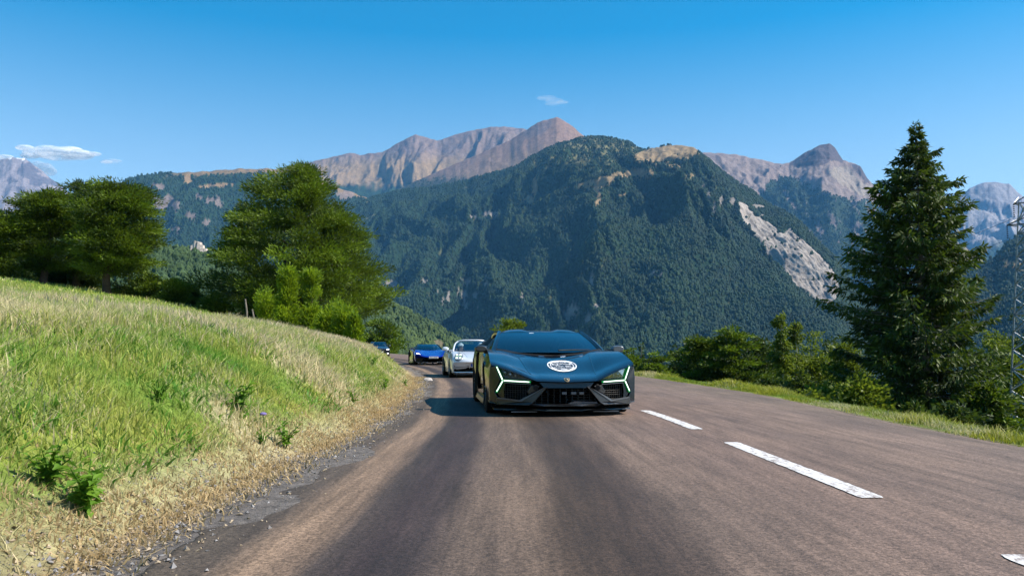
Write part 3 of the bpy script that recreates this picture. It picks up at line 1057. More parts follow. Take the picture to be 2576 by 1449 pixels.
def tree(name, label, cat, loc, env, mat, bark=None, trunk=None, n_cl=90, n_sp=12000, cl_r=.9, flat=.4, ln=(.2, .4), wd=.1, seed=0, group=None,
         radial=.8, up=.25, lumps=.45, depth=.95, limbs=10, inner=.35, tops=None, stem_name='trunk', lean=(0, 0)):
    """crown of needle or leaf sprays gathered in pads that fill an outline env = [(height, reach left, reach right)]"""
    rng = np.random.default_rng(seed)
    e = np.array(env, float)
    root = empty(name, loc)
    tag(root, label, cat, group)
    h0, h1 = e[0, 0], e[-1, 0]
    hs = np.linspace(h0, h1, 200)
    wl, wr = env_at(env, hs)
    pdf = (wl + wr) + .15
    cdf = np.cumsum(pdf) / pdf.sum()
    hc = np.interp(rng.uniform(0, 1, n_cl), cdf, hs)
    rl, rr_ = env_at(env, hc)
    th = rng.uniform(0, 2 * np.pi, n_cl)
    rho = (inner + (1 - inner) * rng.uniform(0, 1, n_cl) ** .55) * (1 - .25 * lumps * rng.uniform(0, 1, n_cl))
    rx = np.where(np.cos(th) > 0, rr_, rl)
    rd = (rl + rr_) * .5 * depth
    R = cl_r * rng.uniform(.6, 1.25, n_cl)
    R = np.minimum(R, np.maximum(.14, .45 * (rl + rr_)))
    rx, rd = np.maximum(rx - R * .4, .03), np.maximum(rd - R * .4, .03)
    C = np.stack([np.cos(th) * rx * rho, np.sin(th) * rd * rho, hc], 1)
    if tops:
        for (tx, tz, tr) in tops:
            C = np.concatenate([C, [[tx, rng.normal(0, .3), tz]]])
            R = np.append(R, tr)
        n_cl = len(C)
    out = C.copy()
    out[:, 2] = 0
    out /= np.linalg.norm(out, axis=1)[:, None] + 1e-6
    wgt = R ** 2 / (R ** 2).sum()
    ci = rng.choice(n_cl, n_sp, p=wgt)
    q = rng.normal(0, 1, (n_sp, 3))
    q /= np.linalg.norm(q, axis=1)[:, None]
    q *= rng.uniform(0, 1, n_sp)[:, None] ** .45
    q[:, 2] = np.where(q[:, 2] < 0, q[:, 2] * .5, q[:, 2])
    off = q * R[ci][:, None] * np.array([1, 1, flat])
    # pads reach outwards along their branch
    along = np.sum(off * out[ci], 1)
    off = off + out[ci] * (along * radial)[:, None] + np.array([0, 0, 1.0]) * (along * up)[:, None] * .5
    p = C[ci] + off
    p += lean * np.array([1, 1])[None] @ np.zeros((2, 3)) if False else 0
    dr = q * np.array([1, 1, .8]) + out[ci] * .5 + np.array([0, 0, up]) + rng.normal(0, .45, (n_sp, 3))
    V = sprays(p, dr, rng.uniform(ln[0], ln[1], n_sp), wd * rng.uniform(.6, 1.4, n_sp), rng)
    ctint = rng.normal(.42, .26, n_cl)
    tint = np.clip(ctint[ci] + rng.normal(0, .16, n_sp), 0, 1)
    F = np.arange(n_sp * 4).reshape(-1, 4)
    cr = mesh_np('crown', V.reshape(-1, 3), F, mat, root, attrs=dict(tint=np.repeat(tint, 4)))
    # trunk with limbs running out to the pads
    t = trunk or (0.022 * h1)
    tb = MB()
    k = 9
    zs = np.linspace(-.5, h1 * .93, k)
    bend = np.cumsum(rng.normal(0, .012 * h1, (k, 2)), 0) * .6
    bend -= bend[0]
    path = np.stack([bend[:, 0], bend[:, 1], zs], 1)
    tb.tube(path, t * (1 - np.linspace(0, 1, k) * .9) * np.where(zs < 0.1, 1.35, 1), 9)
    for i in rng.choice(n_cl, min(limbs, n_cl), replace=False):
        zb = max(h0 * .7, C[i, 2] - rng.uniform(.1, .35) * np.hypot(C[i, 0], C[i, 1]) - .2)
        b0 = np.array([np.interp(zb, zs, path[:, 0]), np.interp(zb, zs, path[:, 1]), zb])
        md = (b0 + C[i]) / 2 + np.array([0, 0, .12 * np.linalg.norm(C[i] - b0) * (1 if rng.random() < .6 else -1)])
        rad = t * (1 - max(zb, 0) / h1) * .42 + .012
        tb.tube([b0, md, C[i]], [rad, rad * .65, rad * .25], 5)
    tb.build(stem_name, bark or m_bark, root, smooth=True, sharp=60)
    return root


def envpx(rows, y0, sc, x0):
    """rows of (pixel y, left x, right x) read off the survey -> metres"""
    return sorted([((y0 - r[0]) / sc, (x0 - r[1]) / sc, (r[2] - x0) / sc) for r in rows])


def place(px, Y, side='L'):
    x = (px - W_PX / 2) / FPX * Y
    return x, float(bank_z(np.array([x]), np.array([Y]))[0] if side == 'L' else right_z(np.array([x]), np.array([Y]))[0])


def base_px(z, Y):
    return HOR - (z - CAM_H) / Y * FPX


# the big pine clump standing alone on the brow
Yt = 46.0
bx, bz = place(765, Yt)
sc = FPX / Yt
yb = base_px(bz, Yt)
rows = [(412, 738, 752), (430, 715, 772), (450, 690, 790), (480, 618, 808), (520, 578, 850), (560, 566, 885), (600, 530, 905), (640, 522, 925), (680, 515, 955), (720, 540, 975), (750, 550, 972), (785, 580, 940), (815, 620, 900), (850, 700, 860)]
tree('pine_tree', 'broad dark green pine standing alone on the brow in the middle left', 'tree', (bx, Yt, bz), [(h, l * 1.13 + .1, r * 1.12 + .15) for h, l, r in envpx(rows, yb, sc, 765)], m_pine, n_cl=420, n_sp=130000, cl_r=.74, flat=.64, ln=(.14, .32), wd=.05, lumps=.8, radial=.55,
     seed=61, limbs=26, trunk=.26, up=.35, tops=[(-2.3, 8.35, .55), (-2.5, 8.8, .3), (.3, 9.0, .6), (-.2, 8.75, .6)])

# the clump of pines on the left skyline
for (px, Yt, rows, sd, ncl, nsp, lab, md) in (
    (268, 45, [(428, 268, 282), (450, 238, 300), (480, 215, 335), (520, 205, 365), (560, 215, 382), (600, 205, 375), (640, 222, 385), (668, 215, 378), (690, 235, 350)], 62, 120, 24000, 'tallest pine of the left clump with layered boughs and a bare trunk foot', m_pine),
    (190, 49, [(455, 178, 200), (480, 150, 225), (520, 130, 250), (570, 125, 262), (620, 130, 255), (670, 140, 250), (700, 150, 235)], 63, 80, 15000, 'dark pine in the middle of the left clump behind the tallest one', m_dim),
    (105, 47, [(480, 95, 125), (500, 62, 160), (530, 55, 175), (570, 40, 178), (610, 40, 170), (650, 55, 160), (680, 60, 140)], 64, 90, 17000, 'round-topped pine with a forked trunk left of the tallest one', m_pine),
    (-5, 46, [(535, -30, 15), (560, -60, 35), (600, -80, 50), (640, -90, 48), (680, -80, 40), (710, -60, 25)], 65, 70, 13000, 'pine cut off by the left edge of the photo', m_pine)):
    bx, bz = place(px, Yt)
    sc, yb = FPX / Yt, base_px(bz, Yt)
    tree('pine_tree', lab, 'tree', (bx, Yt, bz), [(h, l * 1.08, r * 1.08) for h, l, r in envpx(rows, yb, sc, px)], md, n_cl=int(ncl * 1.15), n_sp=int(nsp * 2.1), cl_r=.72, flat=.46, radial=.75, ln=(.14, .32), wd=.05, seed=sd, limbs=16, trunk=.24, up=.2, group='pines on the left skyline', lumps=.7)
# bushes under and beside them
for (px, Yt, top, hw, lab, mt, sd) in (
    (60, 52, 660, 60, 'dull green bush under the round-topped pine', m_dim, 70), (140, 50, 672, 45, 'dull green bush behind the forked pine trunk', m_dim, 71), (215, 50, 680, 35, 'dark bush left of the bare trunk foot', m_dim, 72),
    (320, 47, 655, 55, 'olive bush right of the bare trunk foot', m_pine, 73), (372, 46, 690, 35, 'low olive bush at the right end of the left clump', m_pine, 74),
    (440, 45, 706, 40, 'rounded bright green bush on the meadow edge', m_broad, 75), (478, 48, 712, 16, 'small dull bush touching the rounded bright one', m_dim, 76), (540, 44, 742, 32, 'small bright green bush between the clump and the big pine', m_broad, 77)):
    bx, bz = place(px, Yt)
    sc, yb = FPX / Yt, base_px(bz, Yt)
    H = max((yb - top) / sc, .8)
    w = hw / sc
    tree('bush', lab, 'bush', (bx, Yt, bz), [(0.05, w * .7, w * .7), (H * .35, w, w), (H * .7, w * .8, w * .75), (H * .93, w * .35, w * .3)], mt, n_cl=34, n_sp=4200, cl_r=.4, flat=.8, ln=(.1, .22), wd=.07, seed=sd,
         limbs=6, trunk=.05, group='bushes along the meadow edge', stem_name='stem')
# junipers in front of the big pine
for (px, Yt, rows, sd, nsp, lab) in (
    (722, 36, [(678, 700, 722), (692, 688, 745), (715, 702, 744), (745, 698, 746), (775, 694, 746), (805, 700, 755), (835, 705, 750)], 80, 9000, 'taller ragged juniper in front of the big pine'),
    (782, 36.5, [(688, 765, 790), (705, 762, 803), (740, 764, 804), (775, 762, 806), (810, 750, 815), (840, 750, 815)], 81, 8000, 'columnar bright green juniper in front of the big pine'),
    (662, 38, [(735, 668, 690), (748, 640, 700), (770, 645, 700), (800, 650, 695), (820, 655, 690)], 82, 2600, 'side-spreading juniper left of the ragged one')):
    bx, bz = place(px, Yt)
    sc, yb = FPX / Yt, base_px(bz, Yt)
    ev = [r for r in envpx(rows, yb, sc, px) if r[0] > .02]
    tree('juniper', lab, 'shrub', (bx, Yt, bz), ev, m_juniper, n_cl=60, n_sp=nsp, cl_r=.24, flat=1.6, ln=(.08, .2), wd=.05, seed=sd, limbs=5, trunk=.06, up=.9, radial=.2, group='junipers in front of the big pine', stem_name='stem', inner=.2)
for (px, Yt, top, hw, sd, lab) in ((832, 34, 765, 36, 83, 'low spiky juniper hedge plant right of the columnar one'), (868, 33, 778, 30, 84, 'low bright juniper plant at the right foot of the big pine'), (893, 32, 795, 16, 85, 'lowest rightmost juniper plant on the bank')):
    bx, bz = place(px, Yt)
    sc, yb = FPX / Yt, base_px(bz, Yt)
    H, w = max((yb - top) / sc, .5), hw / sc
    tree('juniper', lab, 'shrub', (bx, Yt, bz), [(0.03, w, w), (H * .5, w, w * .95), (H * .95, w * .6, w * .55)], m_juniper, n_cl=30, n_sp=3800, cl_r=.25, flat=1.6, ln=(.08, .2), wd=.05, seed=sd, limbs=4, trunk=.04, up=1.0, radial=.1,
         group='junipers in front of the big pine', stem_name='stem')
# bush beyond the bend and the small tree above the car roof
bx, bz = place(965, 104, 'R')
sc, yb = FPX / 104, base_px(bz, 104)
tree('bush', 'bright olive bush beyond the bend above the last car', 'bush', (bx, 104, bz), envpx([(806, 950, 972), (825, 925, 992), (850, 918, 1005), (875, 920, 1018), (min(890, yb - 2), 925, 1010)], yb, sc, 965), m_pine, n_cl=50, n_sp=5200, cl_r=.8, flat=.7,
     ln=(.25, .5), wd=.18, seed=90, limbs=8, trunk=.12)
bx, bz = place(1284, 72, 'R')
sc, yb = FPX / 72, base_px(bz, 72)
tree('deciduous_tree', 'bright green treetop showing just above the lead car roof', 'tree', (bx, 72, bz), envpx([(808, 1272, 1296), (822, 1258, 1306), (840, 1252, 1312), (880, 1245, 1318), (920, 1240, 1320), (min(990, yb - 20), 1255, 1310)], yb, sc, 1284), m_broad, n_cl=60, n_sp=6500,
     cl_r=.6, flat=.7, ln=(.15, .35), wd=.13, seed=91, limbs=10, trunk=.12)


# ------------------------------------------------------------------ spruce
def spruce(label, loc, env, seed, mat, whorls=44, per=7, nsp=170, ln=.34, wd=.06, group=None, trunk=.24, name='spruce_tree', sag=.22):
    rng = np.random.default_rng(seed)
    root = empty(name, loc)
    tag(root, label, 'tree', group)
    e = np.array(env, float)
    h0, h1 = e[0, 0], e[-1, 0]
    Vs, Ts = [], []
    tb = MB()
    tb.tube([[0, 0, -.6], [0, 0, h1 * .35], [.03, 0, h1 * .7], [0, 0, h1]], [trunk * 1.2, trunk * .75, trunk * .35, .012], 9)
    zs = h0 + (h1 - h0) * (np.linspace(0, 1, whorls) ** .92)
    for wi, z in enumerate(zs):
        rl, rr_ = env_at(env, z)
        nb = max(4, int(per * (1 - .35 * (z - h0) / (h1 - h0))))
        a0 = rng.uniform(0, 6.28)
        for b in range(nb):
            a = a0 + 2 * np.pi * b / nb + rng.normal(0, .25)
            rad = (rr_ if math.cos(a) > 0 else rl) * abs(math.cos(a)) + (rl + rr_) / 2 * (1 - abs(math.cos(a)))
            Lb = max(.14, rad * rng.uniform(.48, 1.12))
            zz = z + rng.normal(0, .1)
            m = int(nsp * (.25 + .75 * min(1, Lb / 2.6)) * rng.uniform(.6, 1.1))
            t = rng.uniform(.10, 1, m) ** .75
            young = (z - h0) / (h1 - h0)
            drop = -sag * Lb * (1 - young * 1.9) * np.sin(t * 2.2) + .16 * Lb * t ** 3 + .25 * Lb * t * max(0, young - .55)
            dx, dy = math.cos(a), math.sin(a)
            lat = rng.normal(0, 1, m) * (.05 + .20 * Lb * t * (1.15 - t))
            c = np.stack([dx * Lb * t - dy * lat, dy * Lb * t + dx * lat, zz + drop - np.abs(lat) * .22], 1)
            hang = rng.random(m) < .5
            d = np.stack([dx + rng.normal(0, .5, m) - dy * np.sign(lat) * .8, dy + rng.normal(0, .5, m) + dx * np.sign(lat) * .8, np.where(hang, -1.3, .1) + rng.normal(0, .35, m)], 1)
            l_ = ln * rng.uniform(.55, 1.2, m) * (.55 + .45 * min(1, Lb / 2))
            Vs.append(sprays(c, d, l_, wd * rng.uniform(.7, 1.4, m) * (.6 + .4 * min(1, Lb / 2)), rng))
            tint = np.clip(.36 + rng.normal(0, .20) + rng.normal(0, .13, m) + .18 * (t - .6), 0, 1)
            Ts.append(tint)
            if Lb > .4:
                tp = np.array([0, .4, .75, .97])
                dd_ = -sag * Lb * (1 - young * 1.9) * np.sin(tp * 2.2) + .16 * Lb * tp ** 3 + .25 * Lb * tp * max(0, young - .55)
                tb.tube(np.stack([dx * Lb * tp, dy * Lb * tp, zz + dd_], 1), [.035, .024, .014, .006], 4)
    V = np.concatenate(Vs)
    mesh_np('crown', V.reshape(-1, 3), np.arange(len(V) * 4).reshape(-1, 4), mat, root, attrs=dict(tint=np.repeat(np.concatenate(Ts), 4)))
    tb.build('trunk', m_bark_grey, root, smooth=True, sharp=60)
    return root


Ys = 36.0
bx, bz = place(2322, Ys, 'R')
sc, yb = FPX / Ys, base_px(bz, Ys)
rows = [(318, 2336, 2340), (345, 2322, 2352), (380, 2302, 2374), (430, 2268, 2392), (480, 2222, 2420), (520, 2205, 2435), (545, 2190, 2440), (600, 2165, 2445), (650, 2125, 2470), (700, 2110, 2480), (760, 2095, 2490), (820, 2085, 2495), (880, 2100, 2500), (940, 2105, 2510), (1000, 2120, 2515), (1060, 2150, 2520), (1120, 2170, 2500)]
rows = [r for r in rows if r[0] < yb - 8]
spruce('tall dark spruce towering over the right verge', (bx, Ys, bz), [(h, l, r) for h, l, r in envpx(rows, yb, sc, 2330)], 100, m_spruce, whorls=54, per=9, nsp=215, wd=.075, ln=.38)

# ------------------------------------------------------------------ the tree line below the right verge
right_trees = [
    # px, Y, top, left, right, kind, label
    (1585, 62, 872, 1562, 1606, 'pine', 'dark pine just right of the lead car mirror'),
    (1612, 70, 866, 1598, 1628, 'spruce', 'slim dark spruce behind the pine by the lead car mirror'),
    (1645, 58, 880, 1618, 1680, 'pine', 'low olive pine with spreading lower boughs near the lead car'),
    (1688, 66, 890, 1675, 1702, 'spruce', 'small pointed spruce left of the layered pines'),
    (1672, 48, 935, 1650, 1700, 'broad', 'rust-tinged bush at the foot of the low olive pine'),
    (1752, 52, 855, 1712, 1800, 'pine', 'left one of the two layered pines on the right'),
    (1835, 50, 832, 1790, 1895, 'pine', 'bigger layered pine with pale green boughs on the right'),
    (1815, 62, 842, 1780, 1850, 'dim', 'dark pine behind the two layered pines'),
    (1905, 58, 845, 1880, 1935, 'dim', 'dark round conifer left of the birch'),
    (1940, 62, 850, 1915, 1975, 'dim', 'dark conifer directly behind the birch'),
    (1965, 46, 798, 1942, 1985, 'birch', 'slender birch with a tufted top and white trunk'),
    (2000, 48, 825, 1975, 2030, 'birch', 'pale leafy birch right of the tufted one'),
    (2045, 50, 845, 2015, 2080, 'broad', 'bright leafy tree left of the spruce'),
    (2085, 54, 855, 2055, 2120, 'dim', 'dark conifer tucked against the left side of the spruce'),
    (2125, 46, 848, 2098, 2155, 'broad', 'light green tree whose top peers out left of the spruce'),
    (2010, 42, 930, 1975, 2050, 'dim', 'dark undergrowth bush below the birches'),
    (1930, 44, 930, 1890, 1965, 'dim', 'dark bush between the layered pine and the birch'),
    (1880, 40, 965, 1850, 1905, 'pine', 'low olive pine sapling on the verge edge'),
    (2075, 36, 960, 2040, 2120, 'broad', 'leafy bush left of the spruce foot'),
    (2150, 33, 940, 2110, 2200, 'broad', 'bright bush in front of the spruce foot'),
    (2200, 40, 960, 2165, 2240, 'dim', 'dark bush under the spruce'),
    (2110, 31, 1000, 2080, 2150, 'dim', 'low dark bush at the verge left of the spruce'),
    (2030, 33, 980, 2000, 2060, 'broad', 'low leafy bush at the verge below the birches'),
    (1960, 36, 965, 1930, 1990, 'dim', 'low dark bush at the verge below the tufted birch'),
    (2500, 50, 800, 2460, 2540, 'broad', 'light green tree right behind the spruce'),
    (2555, 56, 770, 2510, 2610, 'dim', 'dark tree behind the pylon'),
    (2540, 40, 880, 2490, 2590, 'broad', 'leafy bush behind the pylon foot'),
    (2480, 33, 950, 2430, 2530, 'pine', 'olive bush right of the spruce foot'),
    (2400, 31, 1000, 2340, 2450, 'dim', 'dark bush in front of the spruce foot'),
    (2290, 31, 1010, 2240, 2340, 'dim', 'low dark bush left of centre under the spruce'),
    (2640, 48, 800, 2590, 2700, 'dim', 'dark tree just outside the right edge'),
    (1545, 74, 880, 1520, 1570, 'dim', 'dark pine half hidden behind the lead car'),
]
for i, (px, Yt, top, lx, rx, kind, lab) in enumerate(right_trees):
    bx, bz = place(px, Yt, 'R')
    sc, yb = FPX / Yt, base_px(bz, Yt)
    H = (yb - top + (14 if 1700 < px < 2140 and top < 900 else 0)) / sc
    wl, wr = 1.22 * max(px - lx, 8) / sc, 1.22 * max(rx - px, 8) / sc
    if kind == 'spruce':
        spruce(lab, (bx, Yt, bz), [(.4, wl * 1.2, wr * 1.2), (H * .5, wl * .75, wr * .75), (H, .03, .03)], 200 + i, m_spruce, whorls=20, per=6, nsp=34, wd=.12, ln=.4, group='trees below the right verge', trunk=.12)
        continue
    if kind == 'birch':
        ev = [(H * .18, wl * .8, wr * .8), (H * .45, wl * 1.1, wr), (H * .7, wl * .9, wr * .8), (H * .86, wl * .5, wr * .5), (H * .92, wl * .62, wr * .55), (H * .99, wl * .3, wr * .25)]
        kw = dict(mat=m_broad, bark=m_birch, n_cl=70, n_sp=7500, cl_r=.42, flat=.9, ln=(.09, .2), wd=.09, up=-.5, radial=.2, trunk=.09, inner=.15)
    elif kind == 'pine':
        ev = [(H * .2, wl, wr), (H * .5, wl * 1.15, wr * 1.15), (H * .72, wl * 1.0, wr * .95), (H * .87, wl * .6, wr * .7), (H * .98, wl * .18, wr * .15)]
        kw = dict(mat=m_pine, n_cl=80, n_sp=13000, cl_r=.62, flat=.28, ln=(.14, .32), wd=.10, up=.2, trunk=.14, lumps=.9)
    elif kind == 'dim':
        ev = [(H * .1, wl * 1.2, wr * 1.2), (H * .5, wl * 1.15, wr * 1.15), (H * .75, wl * .75, wr * .75), (H * .9, wl * .36, wr * .36), (H * 1.0, wl * .08, wr * .08)]
        kw = dict(mat=m_dim, n_cl=80, n_sp=11000, cl_r=.65, flat=.6, ln=(.14, .3), wd=.11, trunk=.12)
    else:
        ev = [(H * .1, wl, wr), (H * .55, wl * 1.15, wr * 1.15), (H * .8, wl * .85, wr * .85), (H * .97, wl * .3, wr * .3)]
        kw = dict(mat=m_broad, n_cl=80, n_sp=10000, cl_r=.55, flat=.8, ln=(.10, .24), wd=.11, trunk=.09)
    short = H < 3.2
    tree('bush' if short else {'birch': 'birch_tree', 'pine': 'pine_tree', 'dim': 'conifer_tree', 'broad': 'deciduous_tree'}[kind], lab, 'bush' if short else 'tree', (bx, Yt, bz), ev, seed=200 + i,
         group='trees below the right verge', limbs=10, stem_name='stem' if short else 'trunk', **kw)

for i, px in enumerate(range(1700, 2110, 34)):
    rg = random.Random(px)
    Yt = rg.uniform(60, 70)
    bx, bz = place(px + rg.uniform(-8, 8), Yt, 'R')
    sc, yb = FPX / Yt, base_px(bz, Yt)
    H, w = (yb - rg.uniform(836, 874)) / sc, rg.uniform(26, 36) / sc
    tree('conifer_tree', '%s conifer from the left in the dark row massed behind the layered pines and birches' % ('first', 'second', 'third', 'fourth', 'fifth', 'sixth', 'seventh', 'eighth', 'ninth', 'tenth', 'eleventh', 'twelfth', 'thirteenth')[i], 'tree', (bx, Yt, bz), [(H * .1, w * 1.2, w * 1.2), (H * .55, w, w * 1.1), (H * .78, w * .7, w * .65), (H * .92, w * .34, w * .34), (H * 1.02, w * .07, w * .07)], m_dim, n_cl=60, n_sp=8000, cl_r=.7,
         flat=.55, ln=(.16, .34), wd=.13, seed=400 + i, limbs=8, trunk=.13, group='conifers massed behind the right tree line')

# shrubby undergrowth filling the slope right behind the verge
rng = np.random.default_rng(77)
m = 60000
y = 17 + 62 * rng.uniform(0, 1, m) ** 1.2
d = 2.2 + rng.gamma(2.0, 1.6, m)
x = road_r(y) + d
hill = fbm(x * .35, y * .22, 3)
hh = np.clip(.55 + 1.1 * hill + .16 * (d - 2), .12, 2.6)
z = right_z(x, y) + hh * rng.uniform(0, 1, m) ** .6
dr = rng.normal(0, 1, (m, 3)) + np.array([0, 0, .6])
Vu = sprays(np.stack([x, y, z], 1), dr, rng.uniform(.12, .26, m) * (1 + y / 80), .08 * rng.uniform(.6, 1.4, m) * (1 + y / 60), rng)
tu = np.clip(.35 + .5 * fbm(x * .6, y * .6, 3) + rng.normal(0, .15, m), 0, 1)
tag(mesh_np('undergrowth', Vu.reshape(-1, 3), np.arange(m * 4).reshape(-1, 4), m_leaf('undergrowth_leaf', (.012, .028, .006), (.08, .11, .010), .28, .6), attrs=dict(tint=np.repeat(tu, 4))),
    'dense shrubby undergrowth on the slope behind the right verge', kind='stuff')

# ------------------------------------------------------------------ leafy weeds on the bank
m_weed = m_leaf('weed_leaf', (.06, .15, .012), (.16, .29, .025), .42, .6)


def leaf_mesh(name, L, w, seed):
    rg = random.Random(seed)
    V, F = [], []
    for i in range(6):
        t = i / 5
        hw = w * math.sin(math.pi * min(.97, t * .9 + .08)) ** .8 * (1 if i % 2 else .55)
        zc = L * (.35 * t - .5 * t * t)
        V += [(-hw, L * t, zc + hw * .35), (0, L * t, zc), (hw, L * t, zc + hw * .35)]
    for i in range(5):
        for j in range(2):
            a = i * 3 + j
            F.append((a, a + 1, a + 4, a + 3))
    me = bpy.data.meshes.new(name)
    me.from_pydata(V, [], F)
    at_ = me.attributes.new('tint', 'FLOAT', 'POINT')
    at_.data.foreach_set('value', [rg.uniform(.2, .9)] * len(V))
    me.materials.append(m_weed)
    return me


LEAVES = [leaf_mesh('leaf', 1, .20 + .03 * s, s) for s in range(5)]


def weed(px, py, size, nl, seed, label, flower=False):
    rg = random.Random(seed)
    r = ray(px, py)
    t = 1.0
    for _ in range(4000):                                      # walk along the sight line to the bank
        p = np.array([0, 0, CAM_H]) + r * t
        if p[2] < (bank_z(p[:1], p[1:2])[0] if p[0] < road_c(p[1:2])[0] else 0): break
        t += .02
    size *= .72
    root = empty('leafy_weed', tuple(p), rg.uniform(0, 6))
    tag(root, label, 'plant', 'leafy weeds on the bank')
    st = MB()
    stems = []
    for k in range(7):
        a, sp = rg.uniform(0, 6.28), rg.uniform(.25, .75)
        tp = (sp * size * math.cos(a), sp * size * math.sin(a), size * rg.uniform(.65, 1.1))
        stems.append(tp)
        st.tube([(0, 0, -.03), (tp[0] * .35, tp[1] * .35, tp[2] * .6), tp], [.006, .005, .002], 4)
    st.build('stem', m_weed, root)
    for k in range(int(nl * 3.2)):
        o = bpy.data.objects.new('leaf', rg.choice(LEAVES))
        COL.objects.link(o)
        o.parent = root
        tp, t = rg.choice(stems), rg.uniform(.15, 1)
        a = rg.uniform(0, 6.28)
        q = .35 * t / .6 if t < .6 else .35 + .65 * (t - .6) / .4
        o.location = (tp[0] * q, tp[1] * q, tp[2] * t)
        o.rotation_euler = (rg.uniform(-.5, 1.0), rg.uniform(-.7, .7), a)
        o.scale = (size * rg.uniform(.16, .40) * (1.25 - .5 * t),) * 3
    return root


weed(600, 1035, .36, 26, 1, 'dark green leafy weed halfway up the bank')
weed(215, 1290, .34, 44, 2, 'large dark green weed at the near left foot of the bank')
weed(120, 1225, .30, 34, 3, 'green weed above the large one near the left edge')
weed(715, 1128, .28, 24, 4, 'dark weed low on the bank above the tan shoulder')
weed(660, 1120, .18, 10, 5, 'small weed left of the dark weed on the shoulder')
weed(935, 925, .38, 16, 6, 'bright spiky weed high on the far bank')
weed(1018, 972, .30, 18, 7, 'pale leafy weed spilling onto the shoulder at the bend')
weed(965, 985, .35, 14, 8, 'green weed at the foot of the bank before the bend')
weed(890, 1015, .26, 12, 9, 'low green weed on the bank left of the tan gravel')
weed(400, 1010, .22, 12, 10, 'bright green weed in the middle of the near bank')
# thistle flower
r = ray(662, 1041)
t = 1.0
while True:
    p = np.array([0, 0, CAM_H]) + r * t
    if p[2] < bank_z(p[:1], p[1:2])[0] + .12: break
    t += .02
th = empty('thistle', tuple(p - np.array([0, 0, .14])))
tag(th, 'single purple thistle head standing out of the bank grass', 'flower')
MB().tube([(0, 0, -.1), (.01, 0, .06), (0, 0, .13)], .004, 5).build('stem', m_weed, th)
MB().ball((0, 0, .14), (.032, .032, .016), 10, 6).build('flower_head', m_simple('thistle_purple', (.16, .12, .32), .8, var=.3, scale=60), th, smooth=True)

# weathered fence stakes by the big pine
for (px, py, hgt, lab) in ((622, 782, 1.15, 'taller leaning grey stake in front of the big pine'), (640, 786, .75, 'short grey stake right of the leaning one')):
    x, z = place(px, 37)
    s = MB()
    s.tube([(0, 0, -.3), (-.03, 0, hgt * .5), (-.12, .02, hgt)], [.045, .042, .035], 7)
    o = s.build('fence_stake', m_bark_grey, smooth=True, sharp=50)
    o.location = (x, 37, z)
    tag(o, lab, 'fence post', 'stakes by the big pine')
# ------------------------------------------------------------------ car materials
def m_paint_(name, col, metal=.35, rough=.28, coat=.6, flake=.25):
    n = N(name)
    v = n.noise(n.coord(), 700, 2)
    c = n.mix(n.maprange(v, .35, .65), tuple(x * (1 - flake) for x in col), tuple(min(1, x * (1 + flake)) for x in col))
    d = n.noise(n.coord(), 6, 4)
    k = dict(Base__Color=c, Roughness=n.maprange(d, .3, .7, rough - .03, rough + .05), Metallic=metal)
    k['Coat Weight'] = coat
    k['Coat Roughness'] = .05
    return n.pbr(**k)


def m_glass(name, tint=(.35, .45, .5), opac=.45, refl=1.0, frs=1.0):
    """tinted car glass: a sharp reflection over a see-through tint"""
    n = N(name)
    t = n.new('BsdfTransparent', None, Color=tint)
    d = n.new('BsdfDiffuse', None, Color=(.004, .006, .008))
    m1 = n.new('MixShader', None, Fac=opac)
    n.t.links.new(t.outputs[0], m1.inputs[1])
    n.t.links.new(d.outputs[0], m1.inputs[2])
    g = n.new('BsdfGlossy', None, Color=(.9, .95, 1.0), Roughness=.015)
    fr = n.new('Fresnel', None, IOR=1.55)
    m2 = n.new('MixShader', None, Fac=n.math('MULTIPLY_ADD', fr.outputs[0], frs, .03 * refl))
    n.t.links.new(m1.outputs[0], m2.inputs[1])
    n.t.links.new(g.outputs[0], m2.inputs[2])
    return n.surf(m2.outputs[0])


m_slate = m_paint_('slate_blue_paint', (.008, .012, .021), .40, .22, .55)
m_silver = m_paint_('silver_paint', (.66, .68, .72), .25, .30, .8, .10)
m_cobalt = m_paint_('cobalt_paint', (.008, .025, .36), .45, .24, .9)
m_navy = m_paint_('navy_paint', (.022, .036, .06), .4, .25, .9)
m_black = m_simple('gloss_black', (.008, .008, .009), .22, 0, .5)
m_carbon = m_simple('dark_carbon', (.014, .014, .016), .38, 0, .25, .3, 40)
m_matt = m_simple('black_plastic', (.010, .010, .011), .7, spec=.25)
m_grey = m_simple('grey_trim', (.10, .11, .125), .35, .3, .2)
m_void = m_simple('dark_cavity', (.004, .004, .004), .9, spec=.05)
m_rubber = m_simple('tyre_rubber', (.014, .014, .014), .85, var=.3, spec=.2)
m_rim = m_simple('dark_alloy', (.05, .052, .056), .35, .8)
m_alloy = m_simple('silver_alloy', (.35, .36, .38), .32, .85)
m_chrome = m_simple('bright_metal', (.55, .56, .58), .15, .95)
m_white = m_simple('white_print', (.80, .81, .84), .5, var=.03)
m_gold = m_simple('gold_enamel', (.65, .48, .28), .3, .5)
m_lamp = m_emit('lamp_white', (.86, 1.0, .92), 1.25)
m_lamp2 = m_emit('lamp_daylight', (.85, 1.0, .9), .95)
m_lampg = m_emit('lamp_green_edge', (.02, .30, .08), .55)
m_lampw = m_emit('lamp_headlight', (1, 1, .96), 2.6)
m_lens = m_glass('lamp_lens', (.8, .85, .9), .15, .2, .3)
m_ws_dark = m_glass('tinted_windscreen', (.20, .30, .36), .55, 2.5)
m_ws = m_glass('clear_windscreen', (.42, .58, .68), .22, 4.0)
m_seat = m_simple('dark_leather', (.016, .016, .018), .6)
m_mesh = m_simple('honeycomb_black', (.008, .008, .008), .6, var=.6, scale=60)
